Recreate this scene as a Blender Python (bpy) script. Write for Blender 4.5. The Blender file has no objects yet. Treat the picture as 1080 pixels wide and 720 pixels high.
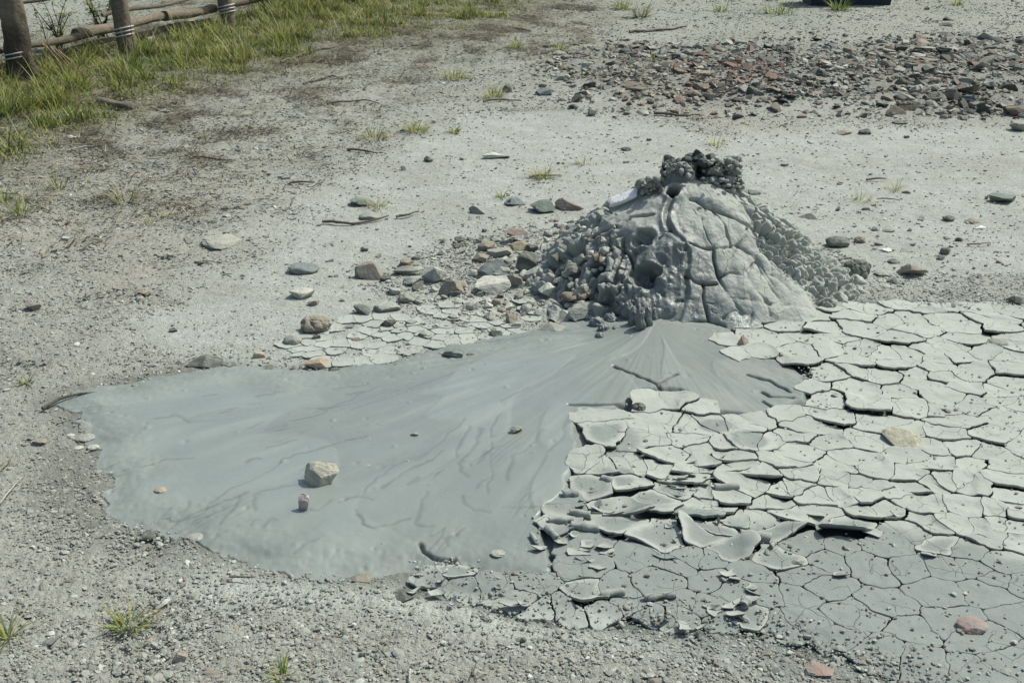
import bpy, math, random
import numpy as np
random.seed(7); RNG = np.random.default_rng(7)
sc = bpy.context.scene
COL = sc.collection

# ------------------------------------------------------------------ camera numbers
CH = 1.6; FOC = 1200.0; PITCH = math.radians(23.8)
CP, SP = math.cos(PITCH), math.sin(PITCH)

def ray(px, py):
    u = (px - 540.0) / FOC; v = (360.0 - py) / FOC
    return u, CP + v * SP, -SP + v * CP          # world direction (x, y, z)

def G(px, py, h=0.0):
    dx, dy, dz = ray(px, py)
    t = (h - CH) / dz
    return dx * t, dy * t

def ppm(y, z=0.0):                                # picture pixels per metre at that ground distance
    return FOC / (y * CP + (CH - z) * SP)

# ------------------------------------------------------------------ numpy noise
_P = RNG.permutation(256); _P = np.concatenate([_P, _P, _P])
_G3 = RNG.normal(size=(256, 3)); _G3 /= np.linalg.norm(_G3, axis=1)[:, None]

def noise3(p):
    p = np.asarray(p, float); i = np.floor(p).astype(int); f = p - i; i &= 255
    w = f * f * f * (f * (f * 6 - 15) + 10)
    out = 0
    for a in (0, 1):
        for b in (0, 1):
            for c in (0, 1):
                g = _G3[_P[_P[_P[(i[..., 0] + a) & 255] + ((i[..., 1] + b) & 255)] + ((i[..., 2] + c) & 255)]]
                d = (f - (a, b, c)); dot = (g * d).sum(-1)
                out = out + dot * (w[..., 0] if a else 1 - w[..., 0]) * (w[..., 1] if b else 1 - w[..., 1]) * (w[..., 2] if c else 1 - w[..., 2])
    return out * 1.6

def fbm(p, octs=4, gain=.5):
    a = 1.; s = 0.; t = 0.; p = np.asarray(p, float)
    for k in range(octs):
        s = s + a * noise3(p + 17.3 * k); t += a; a *= gain; p = p * 2.03
    return s / t

def n2(x, y, f, z=0.0, octs=1):
    x = np.asarray(x, float); y = np.asarray(y, float)
    p = np.stack([x * f, y * f, np.full_like(x, z) + 0 * y], -1)
    return fbm(p, octs) if octs > 1 else noise3(p)

def sstep(a, b, x):
    t = np.clip((x - a) / (b - a), 0, 1); return t * t * (3 - 2 * t)

def cells(P, S, k=2):
    """distances to the nearest and second nearest seed, and index of nearest"""
    d1 = np.empty(len(P)); d2 = np.empty(len(P)); idx = np.empty(len(P), int)
    if len(S) > 150:
        from mathutils.kdtree import KDTree
        kd = KDTree(len(S)); S3 = S if S.shape[1] == 3 else np.concatenate([S, np.zeros((len(S), 1))], 1)
        for i, q in enumerate(S3.tolist()): kd.insert(q, i)
        kd.balance(); P3 = P if P.shape[1] == 3 else np.concatenate([P, np.zeros((len(P), 1))], 1)
        for i, q in enumerate(P3.tolist()):
            a, b = kd.find_n(q, 2); d1[i] = a[2]; d2[i] = b[2]; idx[i] = a[1]
        return d1, d2, idx
    for s in range(0, len(P), 4000):
        q = P[s:s + 4000]
        D = ((q[:, None, :] - S[None]) ** 2).sum(-1)
        j = np.argpartition(D, 1, axis=1)[:, :2]
        dd = np.take_along_axis(D, j, 1); o = np.argsort(dd, 1)
        dd = np.sqrt(np.take_along_axis(dd, o, 1)); jj = np.take_along_axis(j, o, 1)
        d1[s:s + 4000] = dd[:, 0]; d2[s:s + 4000] = dd[:, 1]; idx[s:s + 4000] = jj[:, 0]
    return d1, d2, idx

def inpoly(x, y, poly):
    x = np.asarray(x, float); y = np.asarray(y, float)
    ins = np.zeros(x.shape, bool); n = len(poly)
    for i in range(n):
        x1, y1 = poly[i]; x2, y2 = poly[(i + 1) % n]
        if y1 == y2: continue
        c = ((y1 > y) != (y2 > y)) & (x < (x2 - x1) * (y - y1) / (y2 - y1) + x1)
        ins ^= c
    return ins

def segdist(x, y, pts, closed=False):
    x = np.asarray(x, float); y = np.asarray(y, float)
    best = np.full(x.shape, 1e9); n = len(pts)
    for i in range(n if closed else n - 1):
        ax, ay = pts[i]; bx, by = pts[(i + 1) % n]
        vx, vy = bx - ax, by - ay; L = vx * vx + vy * vy + 1e-12
        t = np.clip(((x - ax) * vx + (y - ay) * vy) / L, 0, 1)
        best = np.minimum(best, np.hypot(x - ax - t * vx, y - ay - t * vy))
    return best

def sdf(x, y, poly):                               # positive inside
    d = segdist(x, y, poly, True)
    return np.where(inpoly(x, y, poly), d, -d)

def GP(pts): return [G(*p) for p in pts]

# ------------------------------------------------------------------ mesh helpers
def mesh(name, V, F, mat, cols=None, smooth=True, parent=None):
    """V (n,3); F list of (m,k) index arrays; cols (n,4) stored as colour attribute Col"""
    V = np.asarray(V, np.float32)
    if not isinstance(F, (list, tuple)): F = [F]
    F = [np.asarray(f, np.int32) for f in F if len(f)]
    me = bpy.data.meshes.new(name)
    me.vertices.add(len(V)); me.vertices.foreach_set('co', V.ravel())
    nl = sum(f.size for f in F); npg = sum(len(f) for f in F)
    me.loops.add(nl); me.polygons.add(npg)
    me.loops.foreach_set('vertex_index', np.concatenate([f.ravel() for f in F]))
    tot = np.concatenate([np.full(len(f), f.shape[1], np.int32) for f in F])
    st = np.concatenate([[0], np.cumsum(tot)[:-1]]).astype(np.int32)
    me.polygons.foreach_set('loop_start', st); me.polygons.foreach_set('loop_total', tot)
    me.polygons.foreach_set('use_smooth', np.full(npg, smooth))
    me.update(calc_edges=True)
    if cols is not None:
        a = me.color_attributes.new('Col', 'FLOAT_COLOR', 'POINT')
        c = np.asarray(cols, np.float32)
        if c.ndim == 1: c = np.tile(c, (len(V), 1))
        if c.shape[1] == 3: c = np.concatenate([c, np.zeros((len(c), 1), np.float32)], 1)
        a.data.foreach_set('color', c.ravel())
    me.materials.append(mat)
    o = bpy.data.objects.new(name, me); COL.objects.link(o)
    if parent: o.parent = parent
    return o

def tag(o, label=None, cat=None, group=None, kind=None):
    if label: o['label'] = label
    if cat: o['category'] = cat
    if group: o['group'] = group
    if kind: o['kind'] = kind
    return o

def empty(name, loc):
    o = bpy.data.objects.new(name, None); COL.objects.link(o); o.location = loc; o.empty_display_size = .1
    return o

def grid_faces(nr, nc, wrap=False):
    r = np.arange(nr - 1)[:, None]; c = np.arange(nc if wrap else nc - 1)[None]
    c2 = (c + 1) % nc
    a = r * nc + c; b = r * nc + c2; d = (r + 1) * nc + c; e = (r + 1) * nc + c2
    return np.stack([a, b, e, d], -1).reshape(-1, 4)

def tube(pts, rad, seg=8, seed=0, rough=0.0, cap=True):
    pts = np.asarray(pts, float); n = len(pts)
    rad = np.broadcast_to(np.asarray(rad, float), (n,))
    T = np.gradient(pts, axis=0); T /= np.linalg.norm(T, axis=1)[:, None] + 1e-9
    up = np.array([0, 0, 1.]) if abs(T[:, 2]).mean() < .8 else np.array([1., 0, 0])
    A = np.cross(T, up); A /= np.linalg.norm(A, axis=1)[:, None]; B = np.cross(A, T)
    th = np.linspace(0, 2 * math.pi, seg, endpoint=False)
    R = rad[:, None] * np.ones(seg)
    if rough:
        q = np.stack([np.cos(th)[None] * 1.5 + 0 * R, np.sin(th)[None] * 1.5 + 0 * R, np.arange(n)[:, None] * .35 + seed * 9.1 + 0 * R], -1)
        R = R * (1 + rough * fbm(q, 3))
    V = pts[:, None] + R[..., None] * (np.cos(th)[None, :, None] * A[:, None] + np.sin(th)[None, :, None] * B[:, None])
    V = V.reshape(-1, 3); F = [grid_faces(n, seg, True)]
    if cap:
        V = np.concatenate([V, pts[[0, -1]]]); i = np.arange(seg); j = (i + 1) % seg
        F.append(np.stack([i, np.full(seg, len(V) - 2), j], -1)); F[-1] = F[-1][:, ::-1]
        F.append(np.stack([i + (n - 1) * seg, j + (n - 1) * seg, np.full(seg, len(V) - 1)], -1))
    return V, F

def resample(pts, step):
    pts = np.asarray(pts, float); out = [pts[0]]
    for a, b in zip(pts[:-1], pts[1:]):
        k = max(1, int(np.linalg.norm(b - a) / step))
        for i in range(1, k + 1): out.append(a + (b - a) * i / k)
    P = np.array(out)
    for _ in range(3):
        if len(P) > 4: P[1:-1] = (P[:-2] + 2 * P[1:-1] + P[2:]) / 4
    return P

# icosphere levels
def _ico(level):
    t = (1 + 5 ** .5) / 2
    V = [(-1, t, 0), (1, t, 0), (-1, -t, 0), (1, -t, 0), (0, -1, t), (0, 1, t), (0, -1, -t), (0, 1, -t), (t, 0, -1), (t, 0, 1), (-t, 0, -1), (-t, 0, 1)]
    V = [np.array(v) / np.linalg.norm(v) for v in V]
    F = [(0, 11, 5), (0, 5, 1), (0, 1, 7), (0, 7, 10), (0, 10, 11), (1, 5, 9), (5, 11, 4), (11, 10, 2), (10, 7, 6), (7, 1, 8), (3, 9, 4), (3, 4, 2), (3, 2, 6), (3, 6, 8), (3, 8, 9), (4, 9, 5), (2, 4, 11), (6, 2, 10), (8, 6, 7), (9, 8, 1)]
    for _ in range(level):
        mid = {}; NF = []
        def m(a, b):
            k = (min(a, b), max(a, b))
            if k not in mid:
                v = V[a] + V[b]; V.append(v / np.linalg.norm(v)); mid[k] = len(V) - 1
            return mid[k]
        for a, b, c in F:
            x, y, z = m(a, b), m(b, c), m(c, a); NF += [(a, x, z), (b, y, x), (c, z, y), (x, y, z)]
        F = NF
    return np.array(V), np.array(F)
ICO = [_ico(k) for k in range(5)]

def rock_shape(seed, level=3, planes=13, lump=.22, fine=.03, cut=(.38, .78)):
    r = np.random.default_rng(seed)
    V, F = ICO[level]; V = V.copy()
    V *= (1 + lump * 1.6 * fbm(V * 1.3 + seed * 3.1, 2))[:, None]
    for _ in range(planes):
        n = r.normal(size=3); n /= np.linalg.norm(n); d = r.uniform(*cut)
        s = V @ n - d; V -= np.where(s > 0, s, 0)[:, None] * n * .94
    V *= (1 + fine * 2 * fbm(V * 5 + seed, 3))[:, None]
    V -= (V.max(0) + V.min(0)) / 2
    V /= (V.max(0) - V.min(0)) / 2
    return V, F

def clod_shape(seed, level=3):
    """lumpy dried-mud clod: rounded knobs with crevices"""
    r = np.random.default_rng(seed)
    V, F = ICO[level]; V = V.copy()
    V *= (1 + .25 * fbm(V * 1.2 + seed, 2))[:, None]
    S = r.normal(size=(26, 3)); S /= np.linalg.norm(S, axis=1)[:, None]
    d1, d2, _ = cells(V / np.linalg.norm(V, axis=1)[:, None], S)
    V *= (.80 + .22 * np.clip((d2 - d1) / .22, 0, 1) ** .6 + .05 * fbm(V * 6 + seed, 2))[:, None]
    V -= (V.max(0) + V.min(0)) / 2; V /= (V.max(0) - V.min(0)) / 2
    return V, F

def rotz(V, a):
    c, s = math.cos(a), math.sin(a); V = np.asarray(V).copy()
    x = V[:, 0] * c - V[:, 1] * s; y = V[:, 0] * s + V[:, 1] * c; V[:, 0] = x; V[:, 1] = y; return V

def rotx(V, a):
    c, s = math.cos(a), math.sin(a); V = np.asarray(V).copy()
    y = V[:, 1] * c - V[:, 2] * s; z = V[:, 1] * s + V[:, 2] * c; V[:, 1] = y; V[:, 2] = z; return V

# ------------------------------------------------------------------ materials
def material(name, bumps=((60, 3, .3),), rough=.9, wet_rough=.32, var=.12, varscale=30, spec=.25, plain=None, speck=0.0, speckscale=260, wet_bump=1.0):
    m = bpy.data.materials.new(name); m.use_nodes = True
    nt = m.node_tree; N = nt.nodes; L = nt.links
    b = N['Principled BSDF']
    tc = N.new('ShaderNodeTexCoord')
    at = N.new('ShaderNodeAttribute'); at.attribute_name = 'Col'
    src = at.outputs['Color']
    if plain:
        rgb = N.new('ShaderNodeRGB'); rgb.outputs[0].default_value = (*plain, 1); src = rgb.outputs[0]
    no = N.new('ShaderNodeTexNoise'); no.inputs['Scale'].default_value = varscale; no.inputs['Detail'].default_value = 6; no.inputs['Roughness'].default_value = .65
    L.new(tc.outputs['Object'], no.inputs['Vector'])
    mr = N.new('ShaderNodeMapRange'); mr.inputs['From Min'].default_value = .25; mr.inputs['From Max'].default_value = .75
    mr.inputs['To Min'].default_value = 1 - var; mr.inputs['To Max'].default_value = 1 + var
    L.new(no.outputs['Fac'], mr.inputs['Value'])
    mul = N.new('ShaderNodeVectorMath'); mul.operation = 'SCALE'
    L.new(src, mul.inputs[0]); L.new(mr.outputs[0], mul.inputs['Scale'])
    colo = mul.outputs[0]
    if speck:
        vo = N.new('ShaderNodeTexVoronoi'); vo.inputs['Scale'].default_value = speckscale
        L.new(tc.outputs['Object'], vo.inputs['Vector'])
        sep = N.new('ShaderNodeSeparateColor'); L.new(vo.outputs['Color'], sep.inputs[0])
        m2 = N.new('ShaderNodeMapRange'); m2.inputs['To Min'].default_value = 1 - speck; m2.inputs['To Max'].default_value = 1 + speck
        L.new(sep.outputs[0], m2.inputs['Value'])
        mu2 = N.new('ShaderNodeVectorMath'); mu2.operation = 'SCALE'; L.new(colo, mu2.inputs[0]); L.new(m2.outputs[0], mu2.inputs['Scale'])
        colo = mu2.outputs[0]
    L.new(colo, b.inputs['Base Color'])
    if plain: b.inputs['Roughness'].default_value = rough
    else:
        rr = N.new('ShaderNodeMapRange'); rr.inputs['To Min'].default_value = rough; rr.inputs['To Max'].default_value = wet_rough
        L.new(at.outputs['Alpha'], rr.inputs['Value']); L.new(rr.outputs[0], b.inputs['Roughness'])
    b.inputs['Specular IOR Level'].default_value = spec
    prev = None
    for (s, det, dist) in bumps:
        nb = N.new('ShaderNodeTexNoise'); nb.inputs['Scale'].default_value = s; nb.inputs['Detail'].default_value = det; nb.inputs['Roughness'].default_value = .6
        L.new(tc.outputs['Object'], nb.inputs['Vector'])
        bp = N.new('ShaderNodeBump'); bp.inputs['Distance'].default_value = dist; bp.inputs['Strength'].default_value = 1
        L.new(nb.outputs['Fac'], bp.inputs['Height'])
        if not plain and wet_bump < 1:
            ms = N.new('ShaderNodeMapRange'); ms.inputs['To Min'].default_value = 1; ms.inputs['To Max'].default_value = wet_bump
            L.new(at.outputs['Alpha'], ms.inputs['Value']); L.new(ms.outputs[0], bp.inputs['Strength'])
        if prev: L.new(prev, bp.inputs['Normal'])
        prev = bp.outputs[0]
    if prev: L.new(prev, b.inputs['Normal'])
    return m

def hairlines(m, scale=15, depth=.0012, dark=.55):
    nt = m.node_tree; N = nt.nodes; L = nt.links; b = N['Principled BSDF']
    geo = N.new('ShaderNodeNewGeometry'); no = N.new('ShaderNodeTexNoise'); no.inputs['Scale'].default_value = 22; no.inputs['Detail'].default_value = 4
    L.new(geo.outputs['Position'], no.inputs['Vector'])
    mx = N.new('ShaderNodeVectorMath'); mx.operation = 'MULTIPLY_ADD'; mx.inputs[1].default_value = (.035,) * 3
    L.new(no.outputs['Color'], mx.inputs[0]); L.new(geo.outputs['Position'], mx.inputs[2])
    vo = N.new('ShaderNodeTexVoronoi'); vo.voronoi_dimensions = '2D'; vo.feature = 'DISTANCE_TO_EDGE'; vo.inputs['Scale'].default_value = scale; L.new(mx.outputs[0], vo.inputs['Vector'])
    n2_ = N.new('ShaderNodeTexNoise'); n2_.inputs['Scale'].default_value = 7; L.new(geo.outputs['Position'], n2_.inputs['Vector'])
    mk = N.new('ShaderNodeMapRange'); mk.inputs['From Min'].default_value = .50; mk.inputs['From Max'].default_value = .58; L.new(n2_.outputs['Fac'], mk.inputs['Value'])
    r = N.new('ShaderNodeMapRange'); r.inputs['From Min'].default_value = .0; r.inputs['From Max'].default_value = .022; r.inputs['To Min'].default_value = 1; r.inputs['To Max'].default_value = 0; L.new(vo.outputs['Distance'], r.inputs['Value'])
    mu = N.new('ShaderNodeMath'); mu.operation = 'MULTIPLY'; L.new(r.outputs[0], mu.inputs[0]); L.new(mk.outputs[0], mu.inputs[1])
    old = b.inputs['Base Color'].links[0].from_socket
    sc_ = N.new('ShaderNodeMapRange'); sc_.inputs['To Min'].default_value = 1; sc_.inputs['To Max'].default_value = dark; L.new(mu.outputs[0], sc_.inputs['Value'])
    vm = N.new('ShaderNodeVectorMath'); vm.operation = 'SCALE'; L.new(old, vm.inputs[0]); L.new(sc_.outputs[0], vm.inputs['Scale']); L.new(vm.outputs[0], b.inputs['Base Color'])
    bp = N.new('ShaderNodeBump'); bp.invert = True; bp.inputs['Distance'].default_value = depth; L.new(mu.outputs[0], bp.inputs['Height']); L.new(b.inputs['Normal'].links[0].from_socket, bp.inputs['Normal']); L.new(bp.outputs[0], b.inputs['Normal'])
M_ground = material('dry_ground', bumps=((45, 6, .010), (170, 4, .005)), var=.14, varscale=14, speck=.12, speckscale=170, wet_bump=.3)
M_gravel = material('gravel', bumps=((400, 2, .001),), var=.2, varscale=60)
M_pool = material('wet_mud', bumps=((35, 5, .0012), (260, 3, .0003)), rough=.75, wet_rough=.27, var=.05, varscale=8, spec=.45)
M_plate = material('mud_crust', bumps=((40, 5, .0025), (300, 3, .0006)), rough=.9, wet_rough=.6, var=.07, varscale=22, spec=.25)
M_cone = material('cone_mud', bumps=((60, 5, .004), (260, 3, .0010)), rough=.88, wet_rough=.24, var=.10, varscale=25, spec=.4)
hairlines(M_cone, scale=13, depth=.0016, dark=.62)
M_rock = material('stone', bumps=((35, 5, .006), (160, 3, .0018)), rough=.85, wet_rough=.3, var=.22, varscale=28, spec=.3)
M_wood = material('weathered_wood', bumps=((50, 5, .01), (220, 3, .003)), rough=.85, var=.3, varscale=30)
M_leaf = material('leaf', bumps=(), rough=.6, wet_rough=.5, var=.15, varscale=9, spec=.3)
nt = M_leaf.node_tree
_b = nt.nodes['Principled BSDF']; _t2 = nt.nodes.new('ShaderNodeBsdfTranslucent'); _mx = nt.nodes.new('ShaderNodeMixShader'); _mx.inputs[0].default_value = .38
nt.links.new(_b.inputs['Base Color'].links[0].from_socket, _t2.inputs['Color']); nt.links.new(_b.outputs[0], _mx.inputs[1]); nt.links.new(_t2.outputs[0], _mx.inputs[2])
nt.links.new(_mx.outputs[0], [n for n in nt.nodes if n.type == 'OUTPUT_MATERIAL'][0].inputs[0])
M_wire = material('galvanised_wire', bumps=(), rough=.4, plain=(.45, .45, .42), spec=.6)
M_block = material('dark_blue_grey', bumps=((40, 3, .003),), rough=.6, plain=(.018, .032, .042), var=.15)

# base colours (linear)
hairlines(M_plate)
C_DRY = np.array([.340, .368, .318]); C_GRAV = np.array([.264, .274, .230]); C_DAMP = np.array([.186, .213, .192])
C_POOL = np.array([.188, .220, .197]); C_SOIL = np.array([.165, .165, .115]); C_BED = np.array([.13, .15, .135])

# ------------------------------------------------------------------ regions (picture coordinates put on the ground)
POOL_PX = [(52, 426), (72, 418), (110, 410), (170, 399), (240, 389), (330, 391), (400, 383), (450, 373), (505, 363), (560, 354), (610, 344), (640, 330), (740, 330), (800, 372), (850, 395), (880, 420), (860, 500), (800, 560), (740, 640), (640, 640), (560, 622), (500, 604), (440, 603), (385, 608), (340, 606), (285, 600), (240, 588), (205, 572), (165, 560), (140, 552), (118, 540), (112, 520), (120, 505), (104, 492), (108, 478), (92, 468), (96, 455), (78, 445), (80, 436)]
CRUST_PX = [(748, 372), (765, 352), (785, 330), (800, 316), (850, 312), (940, 318), (1000, 317), (1080, 318), (1170, 322), (1300, 720), (1180, 780), (1000, 760), (940, 722), (880, 700), (800, 676), (740, 668), (640, 664), (560, 653), (520, 638), (480, 636), (420, 622), (440, 598), (480, 592), (530, 606), (570, 600), (560, 575), (556, 545), (585, 520), (598, 470), (592, 440), (640, 433), (672, 413), (720, 412), (760, 436), (800, 440), (838, 425), (846, 405), (822, 388), (780, 382)]
POOL = GP(POOL_PX); CRUST = GP(CRUST_PX)
CONE = np.array([*G(726, 300)])
SMALLCR = GP([(375, 338), (430, 330), (500, 318), (560, 322), (585, 345), (520, 362), (450, 373), (400, 382), (330, 386), (270, 384), (300, 362), (340, 348)])
RUBBLE = GP([(575, 62), (640, 50), (760, 48), (900, 45), (1000, 40), (1120, 40), (1160, 110), (1080, 130), (960, 118), (860, 112), (760, 118), (650, 110), (590, 92)])
GRASS = GP([(-200, 222), (0, 184), (60, 164), (120, 138), (200, 108), (300, 78), (380, 54), (470, 46), (570, 26), (590, 2), (540, -25), (300, -35), (255, 0), (215, 26), (130, 40), (0, 62), (-100, 85)])
PALE = GP([(110, 345), (200, 285), (280, 235), (330, 190), (400, 165), (480, 120), (600, 118), (760, 140), (900, 130), (1200, 135), (1250, 300), (900, 305), (600, 330), (500, 340), (380, 392), (220, 392), (150, 392)])
PALE2 = GP([(150, 590), (220, 575), (300, 605), (420, 620), (560, 650), (760, 672), (800, 700), (600, 690), (420, 650), (300, 640), (200, 620)])
DAMPRIM = GP([(60, 470), (95, 480), (112, 540), (160, 570), (230, 590), (200, 600), (120, 575), (60, 540), (45, 500)])

def R_theta(th):
    """cone foot radius by direction (0 = right, pi/2 = away from the camera)"""
    c, s = np.cos(th), np.sin(th)
    rx = np.where(c > 0, .64, .66); ry = np.where(s > 0, .60, .50)
    return 1 / np.sqrt((c / rx) ** 2 + (s / ry) ** 2)

def cone_h(x, y):
    dx = x - CONE[0]; dy = y - CONE[1]; r = np.hypot(dx, dy); th = np.arctan2(dy, dx)
    t = r / R_theta(th)
    pr = np.interp(t, [0, .12, .3, .6, .85, 1, 1.15], [.425, .418, .368, .232, .085, .012, -.03])
    pl = np.interp(t, [0, .12, .3, .5, .7, .9, 1.02, 1.2], [.425, .415, .372, .308, .19, .06, .0, -.03])
    pf = np.interp(t, [0, .1, .25, .55, .8, .95, 1.05, 1.2], [.425, .412, .362, .240, .115, .035, .0, -.03])
    c, s = np.cos(th), np.sin(th)
    wl = np.clip(-c, 0, 1) ** 1.2; wf = np.clip(-s, 0, 1) ** 1.5; wr = 1 - np.maximum(wl, wf)
    tot = wl + wf + wr + 1e-9
    return (pl * wl + pf * wf + pr * wr) / tot

def fan_h(x, y):
    """how far the mud fan stands above the ground around it"""
    fx, fy = G(690, 352); rr = np.hypot(x - fx, y - fy)
    return .018 * np.exp(-(rr / .17) ** 2) + .014 * np.exp(-(rr / .8) ** 2)

def hz(x, y):
    """ground height"""
    x = np.asarray(x, float); y = np.asarray(y, float)
    h = .020 * n2(x, y, .55, 3.) + .007 * n2(x, y, 2.3, 5.)
    near = 1 - sstep(.15, .6, -sdf(x, y, POOL)); h = h * (1 - .85 * near)
    cr = sstep(-.02, .05, sdf(x, y, CRUST)); h = h * (1 - cr) + (fan_h(x, y) - .010) * cr
    h = h - .006 * sstep(-.03, .05, sdf(x, y, POOL)) * (1 - cr)
    h = h + .10 * np.exp(-((x - 3.0) / 1.6) ** 2 - ((y - 8.3) / .8) ** 2) + .05 * np.exp(-((x - 1.2) / 1.2) ** 2 - ((y - 8.0) / .7) ** 2)
    h = h + .05 * np.exp(-((x - CONE[0] + .62) / .30) ** 2 - ((y - CONE[1] + .02) / .22) ** 2)
    h = h + .045 * sstep(-.3, .9, sdf(x, y, GRASS))
    return h

def hz1(x, y): return float(hz(np.array([x]), np.array([y]))[0])

# ------------------------------------------------------------------ ground sheet
def build_ground():
    ys = [1.25]
    while ys[-1] < 15.5:
        y = ys[-1]; ys.append(y + max(.0055, (y * y + CH * CH) / (CH * FOC) * 1.15))
    ys = np.array([-60, -20, -6, -2, 0, .8] + ys + [17, 20, 26, 36, 60, 120, 300, 700])
    s = np.concatenate([[-60, -20, -7, -3, -1.8, -1.3, -1.1], np.linspace(-1, 1, 640), [1.1, 1.3, 1.8, 3, 7, 20, 60]])
    w = .53 * np.maximum(ys, 1.3) + .35
    X = w[:, None] * s[None]; Y = ys[:, None] * np.ones_like(s)[None]
    x = X.ravel(); y = Y.ravel()
    sg = sdf(x, y, GRASS); sp = sdf(x, y, POOL); scr = sdf(x, y, CRUST); spale = np.maximum(sdf(x, y, PALE), sdf(x, y, PALE2) * 1.0); sr = sdf(x, y, RUBBLE)
    sm = sdf(x, y, SMALLCR)
    wob = .12 * n2(x, y, 2.5, 9., 3)
    pale = sstep(-.12, .22, spale + wob * 1.8); pale = np.maximum(pale, .5 * sstep(.05, .35, n2(x, y, .8, 2., 3)) * sstep(6, 8, y))
    h = hz(x, y)
    core = (np.abs(s) <= 1.05)[None] * ((ys > 1) & (ys < 16))[:, None]; core = core.ravel()
    smooth_zone = np.maximum.reduce([sstep(-.02, .03, sp), pale * .72, sstep(-.02, .02, scr)])
    g = np.zeros_like(h)
    r = np.where(core)[0]
    g[r] = (.0055 * n2(x[r], y[r], 16., 1., 2) + .0045 * np.abs(n2(x[r], y[r], 48., 4., 2)) + .004 * n2(x[r], y[r], 95., 7.))
    h = h + g * (1 - .85 * smooth_zone)
    # shallow foot marks and hollows in the loose soil
    h -= .012 * sstep(.25, .6, n2(x, y, 3.1, 12.)) * (1 - smooth_zone)
    c = C_GRAV[None] * np.ones((len(x), 1))
    def mix(c, k, w): return c * (1 - w[:, None]) + np.asarray(k)[None] * w[:, None]
    c = c * (1 + .14 * n2(x, y, 1.4, 3., 4) + .10 * n2(x, y, 9, 3., 3))[:, None]
    c = mix(c, C_GRAV * (1.02, .97, .92), sstep(0, .4, n2(x, y, .9, 22., 3)) * .6)
    c = mix(c, C_DRY * (.96, .95, .96) , pale * (.62 + .38 * sstep(-.3, .3, n2(x, y, 5, 8., 3))))
    c = mix(c, C_GRAV * .93, .5 * sstep(.05, .5, n2(x, y, 1.1, 31., 4)) * pale)
    far = sstep(7.2, 9.5, y); c = mix(c, np.array([.222, .240, .192]), far * (.35 + .45 * sstep(-.2, .3, n2(x, y, .7, 77., 4))))
    c = mix(c, C_SOIL * 1.35, .45 * sstep(-1.9, -.2, sg + wob * 4) * sstep(-.15, .25, n2(x, y, 1.7, 78., 4)))
    p2_ = sstep(-.08, .10, sdf(x, y, PALE2) + wob * .6); c = mix(c, C_DRY * 1.12, p2_ * .7)
    c = mix(c, C_SOIL, .85 * sstep(-.35, .15, sg + wob * 1.5))
    dm2 = sstep(-.10, .06, sdf(x, y, GP([(640, 648), (760, 640), (900, 660), (1100, 660), (1300, 800), (1000, 790), (880, 728), (760, 690), (660, 668)])) + wob * .4); c = mix(c, C_DAMP * .98, dm2 * .8)
    c = mix(c, C_GRAV * .72, .8 * sstep(-.1, .25, sr + wob))
    wetrim = (1 - sstep(.01, .11, -sp + wob * .45)) * (sp < .3); wetrim = np.maximum(wetrim, .9 * sstep(-.09, .05, sdf(x, y, DAMPRIM) + wob * .5))
    c = mix(c, np.array([.135, .145, .118]), wetrim * .9)
    c = mix(c, C_BED, sstep(-.03, .02, scr))
    c = mix(c, C_DRY * .9, sstep(-.05, .05, sm + wob * .3) * .8 * (sp < 0))
    c = c * (1 + .10 * n2(x, y, 26, 6., 2))[:, None]
    al = np.clip(wetrim * .35 + .9 * (sstep(-.1, .1, sp)), 0, 1)
    V = np.stack([x, y, h], -1)
    o = mesh('ground', V, grid_faces(len(ys), len(s)), M_ground, np.concatenate([c, al[:, None]], 1))
    o['kind'] = 'structure'
import time as _t; _T0=_t.time()
def TK(s): print("TIME", s, round(_t.time()-_T0,1))
build_ground(); TK("ground")

# ------------------------------------------------------------------ mud pool
FLOW = [[(373, 468), (340, 477), (300, 488), (290, 498), (273, 508), (240, 523), (225, 533), (217, 543), (197, 552)], [(253, 528), (250, 537), (243, 545), (232, 557)], [(313, 517), (285, 520), (267, 527), (270, 543)], [(200, 533), (195, 542), (187, 547)],
        [(377, 543), (380, 553), (383, 557), (397, 563)], [(507, 457), (502, 470), (497, 482), (483, 493), (487, 500), (493, 507)], [(518, 470), (517, 490), (518, 510), (513, 525)], [(487, 527), (489, 536), (499, 544), (517, 545)],
        [(573, 460), (558, 475), (540, 488), (536, 500), (535, 510)], [(490, 447), (478, 458), (463, 473), (440, 486), (420, 493), (400, 508), (380, 527), (393, 533)], [(377, 547), (381, 557), (393, 562), (412, 556), (432, 552)],
        [(450, 523), (443, 537), (438, 557), (453, 560)], [(490, 562), (478, 571), (468, 572)], [(527, 443), (518, 455), (516, 466)], [(497, 455), (486, 470), (480, 488)], [(430, 415), (470, 402), (515, 380)], [(150, 497), (175, 490), (205, 488)], [(165, 445), (185, 443), (200, 450)],
        [(330, 440), (370, 425), (400, 412)], [(402, 520), (430, 500), (455, 490)], [(600, 445), (592, 470), (580, 480)], [(612, 440), (600, 452)]]
THREAD = [[(647, 393), (672, 403), (693, 412), (713, 402)], [(693, 412), (696, 419)], [(600, 433), (630, 434), (664, 433)], [(788, 402), (800, 405), (812, 409), (833, 420)], [(803, 420), (812, 425), (835, 426)], [(804, 430), (815, 437)], [(443, 577), (446, 586), (458, 591), (480, 594)]]

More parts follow.
